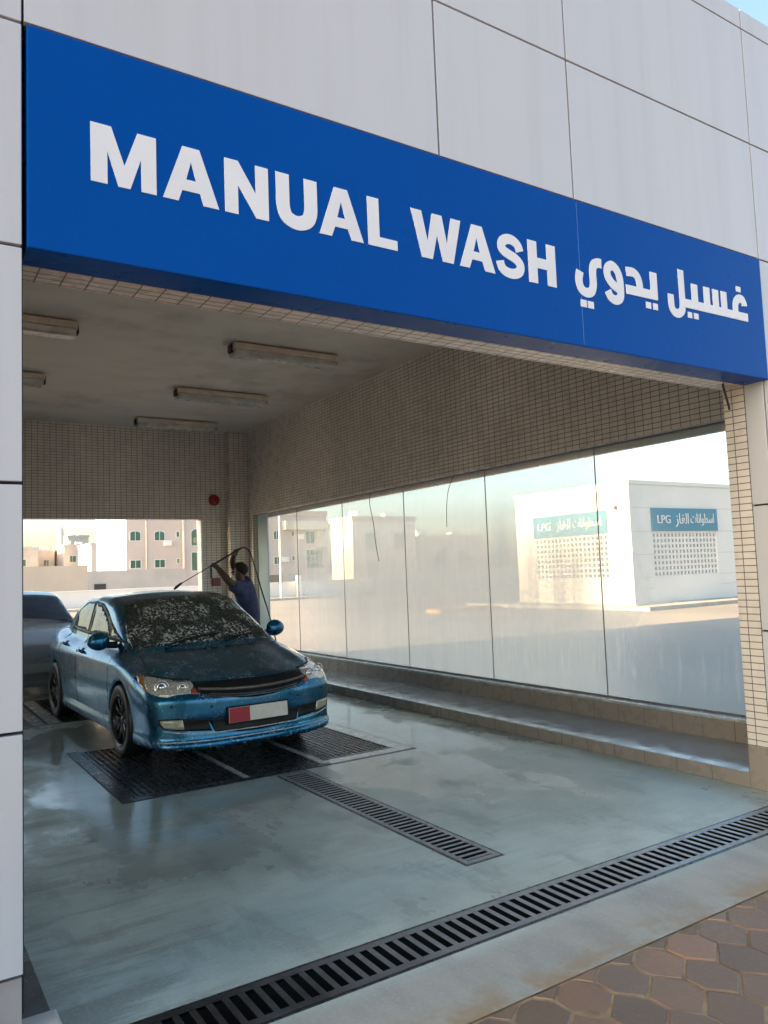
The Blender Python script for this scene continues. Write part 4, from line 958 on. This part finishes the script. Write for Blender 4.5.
# store building with its two teal signs
def store():
    x0, x1, y0, y1, h = 22.56, 31.5, 18.6, 24.6, 4.38
    t = thing('storage_building', (27, 21.6, 0), 'white flat-roofed gas cylinder store with perforated wall screens', 'building')
    sx, sy = (23.75, 27.58), (19.70, 23.50); zz = (1.03, 2.66)
    # front and side walls have real openings behind the screens
    def frame_wall(a0, a1, b0, b1, fixed, axis):
        mb = MB()
        def bx(a, b_, z0, z1):
            if axis == 'y': mb.box(a, b_, fixed, fixed + .2, z0, z1)
            else: mb.box(fixed, fixed + .2, a, b_, z0, z1)
        bx(a0, b0, .0, h); bx(b1, a1, 0, h); bx(b0, b1, 0, zz[0]); bx(b0, b1, zz[1], h)
        mb.build('wall', M['white_wall'], t)
    frame_wall(x0, x1, *sx, y0, 'y'); frame_wall(y0 + .201, y1, *sy, x0, 'x')
    box('wall', M['white_wall'], x1 - .2, x1, y0 + .201, y1, 0, h, parent=t); box('wall', M['white_wall'], x0 + .201, x1 - .201, y1 - .2, y1, 0, h, parent=t)
    box('shade_core', M['dark'], x0 + .5, x1 - .5, y0 + .5, y1 - .5, 0, h - .2, parent=t)  # dark box standing in for the shade inside the store
    box('roof', M['white_wall'], x0 + .02, x1 - .02, y0 + .02, y1 - .02, h + .001, h + .06, parent=t)
    mb = MB()
    for a, b_, c, d in ((x0 - .03, x1 + .03, y0 - .03, y0 + .22), (x0 - .03, x1 + .03, y1 - .2, y1 + .03), (x0 - .03, x0 + .22, y0 + .22, y1 - .2), (x1 - .2, x1 + .03, y0 + .22, y1 - .2)): mb.box(a, b_, c, d, h + .061, h + .20)
    mb.build('coping', M['white_wall'], t)
    mb = MB()
    for z in (.62, 1.02, 1.85, 2.69, 3.57): mb.box(x0 + .0, sx[0] - .02, y0 - .003, y0 + .01, z, z + .018); mb.box(sx[1] + .1, x1, y0 - .003, y0 + .01, z, z + .018)
    mb.build('panel_joint', M['grey_wall'], t)
    mb = MB(); mb.box(x0 - .003, x0 + .01, 18.98, 19.0, .1, 4.3); mb.build('panel_joint', M['grey_wall'], t)
    def screen(a0, a1, fixed, axis):
        mb = MB(); nx, nz = 18, 8; px = (a1 - a0) / nx; pz = (zz[1] - zz[0]) / nz; hw = .056
        def bx(a, b_, z0, z1, d0, d1):
            if axis == 'y': mb.box(a, b_, fixed + d0, fixed + d1, z0, z1)
            else: mb.box(fixed + d0, fixed + d1, a, b_, z0, z1)
        for i in range(nx + 1):
            a = a0 + i * px; bx(max(a0, a - px / 2 + hw), min(a1, a + px / 2 - hw), zz[0], zz[1], .03, .13)
        for k in range(nz + 1):
            z = zz[0] + k * pz; bx(a0, a1, max(zz[0], z - pz / 2 + .062), min(zz[1], z + pz / 2 - .062), .033, .127)
        mb.build('perforated_screen', M['white_wall'], t)
    screen(*sx, y0, 'y'); screen(*sy, x0, 'x')
    box('plinth', M['concrete'], x0 - .25, x1 + .25, y0 - .25, y1 + .25, -.03, .09, parent=t)
    box('floodlight', M['black'], x0 - .1, x0 - .01, 19.15, 19.25, 3.55, 3.68, parent=t)
    bm_ = MB().box(29.1, 29.28, y0 - .1, y0 - .005, 2.85, 3.0).build('wall_lamp', M['concrete'], t)
    def txt(s, x, z, hgt, wid, mapf):
        cu = bpy.data.curves.new('text', 'FONT'); cu.body = s; cu.extrude = .01
        ob = bpy.data.objects.new('text', cu); COL.objects.link(ob)
        me = bpy.data.meshes.new_from_object(ob.evaluated_get(bpy.context.evaluated_depsgraph_get())); bpy.data.objects.remove(ob); bpy.data.curves.remove(cu)
        co_ = [v.co.copy() for v in me.vertices]; X = [c.x for c in co_]; Y = [c.y for c in co_]
        for v, c in zip(me.vertices, co_):
            v.co = mapf(x + (c.x - min(X)) / (max(X) - min(X)) * wid, z + (c.y - min(Y)) / (max(Y) - min(Y)) * hgt, c.z)
        me.name = 'lettering'; return me
    A1 = '\ufe95\ufe8e\ufee7\ufe8d\ufeee\ufec4\ufeb3\ufe8d'; A2 = '\ufeaf\ufe8e\ufed0\ufedf\ufe8d'
    for axis, a0, a1, fixed, lab in (('y', 23.70, 27.64, y0, 'teal LPG sign on the shaded front of the store building'), ('x', 19.66, 23.52, x0, 'teal LPG sign on the sunlit side of the store, seen through steam')):
        W_ = a1 - a0
        s = thing('wall_sign', (25.7, y0, 3.1) if axis == 'y' else (x0, 21.6, 3.1), lab, 'sign')
        if axis == 'y': box('sign_board', M['teal'], a0, a1, fixed - .06, fixed - .002, 2.71, 3.57, parent=s); mp = lambda a, z, d: (a, fixed - .07 - d, z)
        else: box('sign_board', M['teal'], fixed - .06, fixed - .002, a0, a1, 2.71, 3.57, parent=s); mp = lambda a, z, d: (fixed - .07 - d, a0 + a1 - a, z)
        for st, fx, fw, z, hh in (('LPG', .075, .19, 3.00, .30), (A2, .34, .20, 2.86, .52), (A1, .57, .37, 2.90, .48)):
            me = txt(st, a0 + fx * W_, z, hh, fw * W_, mp)
            if len(me.vertices): 
                bmx = bmesh.new(); bmx.from_mesh(me); bmesh.ops.solidify(bmx, geom=bmx.faces[:], thickness=0) if False else None; bmx.free()
                link('lettering', me, M['letter'], s)
store()
# kerbs and islands of the lot, and a painted sun streak
o = MB().box(21.2, 33, 16.9, 17.05, -.03, .10).box(21.2, 21.35, 17.05, 26.5, -.03, .10).build('kerb', M['concrete']); o['kind'] = 'structure'
o = MB().box(21.36, 33, 17.06, 26.5, -.03, .06).build('store_pavement', M['concrete']); o['kind'] = 'structure'
o = MB().box(-40, 60, 46.6, 46.9, -.03, .12).build('boundary_kerb', M['concrete']); o['kind'] = 'structure'
o = MB().box(-40, 60, 46.9, 49.9, -.03, .08).build('boundary_pavement', M['concrete']); o['kind'] = 'structure'
o = MB().box(17.3, 20.3, 23.2, 24.1, -.03, .11).build('sun_streak_slab', M['yellow']); o['kind'] = 'structure'  # yellow slab added to stand in for an orange streak of sunlight
wall_thing('boundary_wall', 'long low white boundary wall across the back of the lot', -45, 60, 50, 50.2, 1.05, M['white_wall'], M['white_wall'])
t = wall_thing('boundary_post', 'small white post standing on the low boundary wall', 24.6, 24.9, 49.7, 49.95, 1.55, M['white'], cat='post')
wall_thing('compound_wall', 'tall plain beige wall left of the pink apartment block', -14, 12.56, 60, 60.3, 2.9, M['beige'])
t = wall_thing('compound_wall', 'grey rendered yard wall in front of the pink apartment block', 14.4, 24.0, 72, 72.3, 2.62, M['grey_wall'])
MB().box(15.6, 16.6, 71.93, 71.99, .95, 1.45).build('vent', M['dark'], t)
t = thing('lamp_post', (22.5, 48, 0), 'slim white lamp post in front of the apartment block', 'lamp post')
MB().tube([(22.5, 48, 0), (22.5, 48, 5.75)], [.075, .055], 12).build('post', M['white'], t, smooth=True)
MB().tube([(22.5, 48, 5.75), (22.5, 47.9, 5.9), (22.5, 47.4, 5.95)], .04, 10).build('arm', M['white'], t, smooth=True)
box('lamp_head', M['white'], 22.4, 22.6, 46.9, 47.4, 5.9, 6.0, parent=t, bevel=.02)

# apartment block
def apartment():
    t = thing('apartment_block', (34, 92, 0), 'pink beige two storey apartment block with green arched windows', 'building')
    Y = 85
    box('wall', M['apt'], 21.78, 46.3, Y, Y + 14, -.03, 8.75, parent=t)
    box('parapet', M['apt'], 21.70, 46.4, Y - .1, Y + 14.1, 8.76, 9.4, parent=t)
    for x0, x1 in ((22.13, 23.34), (24.77, 25.97), (34.2, 35.4), (31.5, 32.7), (39.0, 39.9)):
        window(t, x0, x1, 5.9, 7.02, Y, arch=.25); window(t, x0, x1, 2.93, 3.88, Y)
    for x0 in (27.2, 41.38, 36.9): window(t, x0, x0 + .42, 6.28, 6.95, Y, mull=0); window(t, x0, x0 + .42, 3.32, 3.95, Y, mull=0)
    window(t, 28.89, 30.3, 5.28, 7.25, Y, arch=.5); window(t, 28.89, 30.3, 2.46, 4.62, Y)
    box('balcony_slab', M['apt2'], 40.2, 46.5, Y - 1.0, Y - .005, 7.04, 8.1, parent=t)
    window(t, 43.27, 44.6, 5.32, 6.95, Y); box('balcony_wall', M['apt2'], 44.75, 46.3, Y - .4, Y - .005, 4.9, 6.95, parent=t)
    window(t, 43.3, 45.7, 2.28, 4.66, Y, mull=3, trans=2)
    box('garage_door', M['brownd'], 24.69, 27.6, Y - .06, Y + .02, 0, 1.65, parent=t); box('garage_door', M['brownd'], 37.3, 40.0, Y - .06, Y + .02, 0, 1.7, parent=t)
    box('door_panel', M['grey_wall'], 40.75, 41.85, Y - .05, Y + .02, 0, 1.78, parent=t)
    for x_, z_ in ((26.2, 5.35), (33.3, 3.0), (40.4, 3.2), (42.55, 5.9)): box('ac_unit', M['white'], x_ - .4, x_ + .4, Y - .4, Y - .005, z_, z_ + .6, parent=t)
    for x, r in ((23.88, .07), (28.0, .16), (42.3, .08), (38.2, .07)):
        MB().tube([(x, Y - r, 0), (x, Y - r, 8.7)], r, 8).build('drainpipe', M['apt2'], t, smooth=True)
apartment()
# villas on the horizon
def villa(label, x0, x1, Y, z1, mat, wins=(), dep=9, extra=None):
    t = thing('house', ((x0 + x1) / 2, Y + dep / 2, 0), label, 'house')
    box('wall', mat, x0, x1, Y, Y + dep, -.03, z1, parent=t); box('parapet', mat, x0 - .12, x1 + .12, Y - .12, Y + dep + .12, z1 + .002, z1 + .4, parent=t)
    for (a, b_, c, d) in wins: window(t, a, b_, c, d, Y, mull=1)
    if extra: extra(t)
    q = x0 + (x1 - x0) * .3; MB().tube([(q, Y + 3, z1), (q, Y + 3, z1 + 1.1)], .55, 12).build('water_tank', M['white'], t)
    q = x0 + (x1 - x0) * .68; box('ac_unit', M['white'], q - .5, q + .5, Y + 1.0, Y + 1.8, z1, z1 + .8, parent=t)
    return t
villa('far grey villa at the left edge of the back opening', 8.0, 19.9, 130, 7.1, M['grey_wall'], ((17.3, 18.2, 4.4, 5.6), (11, 12.4, 4.2, 5.8)))
villa('narrow pale villa between two greyer houses on the skyline', 20.1, 23.3, 136, 6.9, M['apt2'], ((21.6, 22.5, 4.2, 5.6),))
def tower(t): MB().tube([(25.2, 141, 7.2), (25.2, 141, 10.6), (25.2, 141, 11.8)], [.5, .42, .02], 10).build('minaret', M['apt2'], t)
villa('pinkish villa with a small minaret rising behind its roof', 23.67, 27.3, 130, 7.4, M['apt'], ((24.4, 25.5, 4.9, 6.0),), extra=tower)
villa('far villa with a stepped higher roof beside the apartment block', 28.0, 31.6, 150, 10.0, M['grey_wall'], ((29, 30, 7.4, 8.8),))
villa('pale yellow house standing close left of the apartment block', 25.2, 30.8, 118, 7.0, M['apt2'], ((26.4, 27.2, 4.4, 5.4), (28.4, 29.2, 4.4, 5.4)))
villa('blurred cream house seen through the middle steamed panes', 35.31, 42.2, 60, 6.3, M['apt2'], ((36.5, 38, 3.6, 5.2), (39.6, 41, 3.6, 5.2), (36.5, 38, 1.2, 2.6)), 4)
villa('blurred lower house with sunlit side beyond the steamed glass', 43.2, 51.1, 61, 4.5, M['beige'], ((45, 46.5, 2.2, 3.6), (48, 49.5, 2.2, 3.6)), 4)
# soft spray hanging over the floor behind the car
def mist():
    bm = bmesh.new(); bmesh.ops.create_icosphere(bm, subdivisions=4, radius=1)
    for v in bm.verts: v.co = Vector((1.35 + v.co.x * 1.5, 11.75 + v.co.y * .55, .60 + v.co.z * .56))
    me = bpy.data.meshes.new('spray_mist'); bm.to_mesh(me); bm.free()
    m = bpy.data.materials.new('water_spray'); m.use_nodes = True; t = m.node_tree; t.nodes.remove(t.nodes['Principled BSDF'])
    v = t.nodes.new('ShaderNodeVolumePrincipled'); v.inputs['Color'].default_value = (.9, .92, .94, 1); v.inputs['Density'].default_value = 1.3; v.inputs['Anisotropy'].default_value = .2
    t.links.new(v.outputs[0], t.nodes['Material Output'].inputs['Volume'])
    tag(link('spray_mist', me, m, None, True), 'fine water spray hanging low between the blue and the grey car', 'water spray', kind='stuff')
mist()
# ------------------------------------------------------------------ light, sky, camera
SUN_AZ, SUN_EL = 84.0, 15.0          # azimuth measured from +Y towards -X
S_ = Vector((-math.sin(R(SUN_AZ)) * math.cos(R(SUN_EL)), math.cos(R(SUN_AZ)) * math.cos(R(SUN_EL)), math.sin(R(SUN_EL))))
sun = bpy.data.lights.new('sun', 'SUN'); sun.energy = 5.0; sun.angle = R(.5); sun.color = (1.0, .67, .37)
so = bpy.data.objects.new('sun', sun); COL.objects.link(so); so.rotation_euler = S_.to_track_quat('Z', 'Y').to_euler(); so.location = (-20, 5, 20)
w = bpy.data.worlds.new('World'); scn.world = w; w.use_nodes = True
nt = w.node_tree; sky = nt.nodes.new('ShaderNodeTexSky'); sky.sky_type = 'NISHITA'; sky.sun_disc = False
sky.sun_elevation = R(SUN_EL); sky.sun_rotation = R(-SUN_AZ); sky.air_density = 1.0; sky.dust_density = 2.6; sky.ozone_density = 1.0
nt.links.new(sky.outputs[0], nt.nodes['Background'].inputs[0]); nt.nodes['Background'].inputs[1].default_value = .092

cam = bpy.data.cameras.new('camera'); co = bpy.data.objects.new('camera', cam); COL.objects.link(co)
cam.sensor_fit = 'VERTICAL'; cam.sensor_height = 24; cam.lens = 774 / 1024 * 24; cam.clip_end = 5000; cam.clip_start = .05
right, down, fwd = Vector((.840934, -.539819, -.037758)), Vector((.009786, .084935, -.996338)), Vector((.541050, .837485, .076707))
fwd.normalize(); right = (right - fwd * right.dot(fwd)).normalized(); up = right.cross(fwd)
Mw = Matrix.Identity(4)
for i in range(3): Mw[i][0] = right[i]; Mw[i][1] = up[i]; Mw[i][2] = -fwd[i]
Mw.translation = (0, 0, 1.6); co.matrix_world = Mw
scn.camera = co
vs = scn.view_settings; vs.view_transform = 'Standard'; vs.look = 'None'; vs.gamma = 1; vs.use_curve_mapping = False
vs.exposure = 2.5
scn.cycles.max_bounces = 10; scn.cycles.transparent_max_bounces = 16; scn.cycles.diffuse_bounces = 6
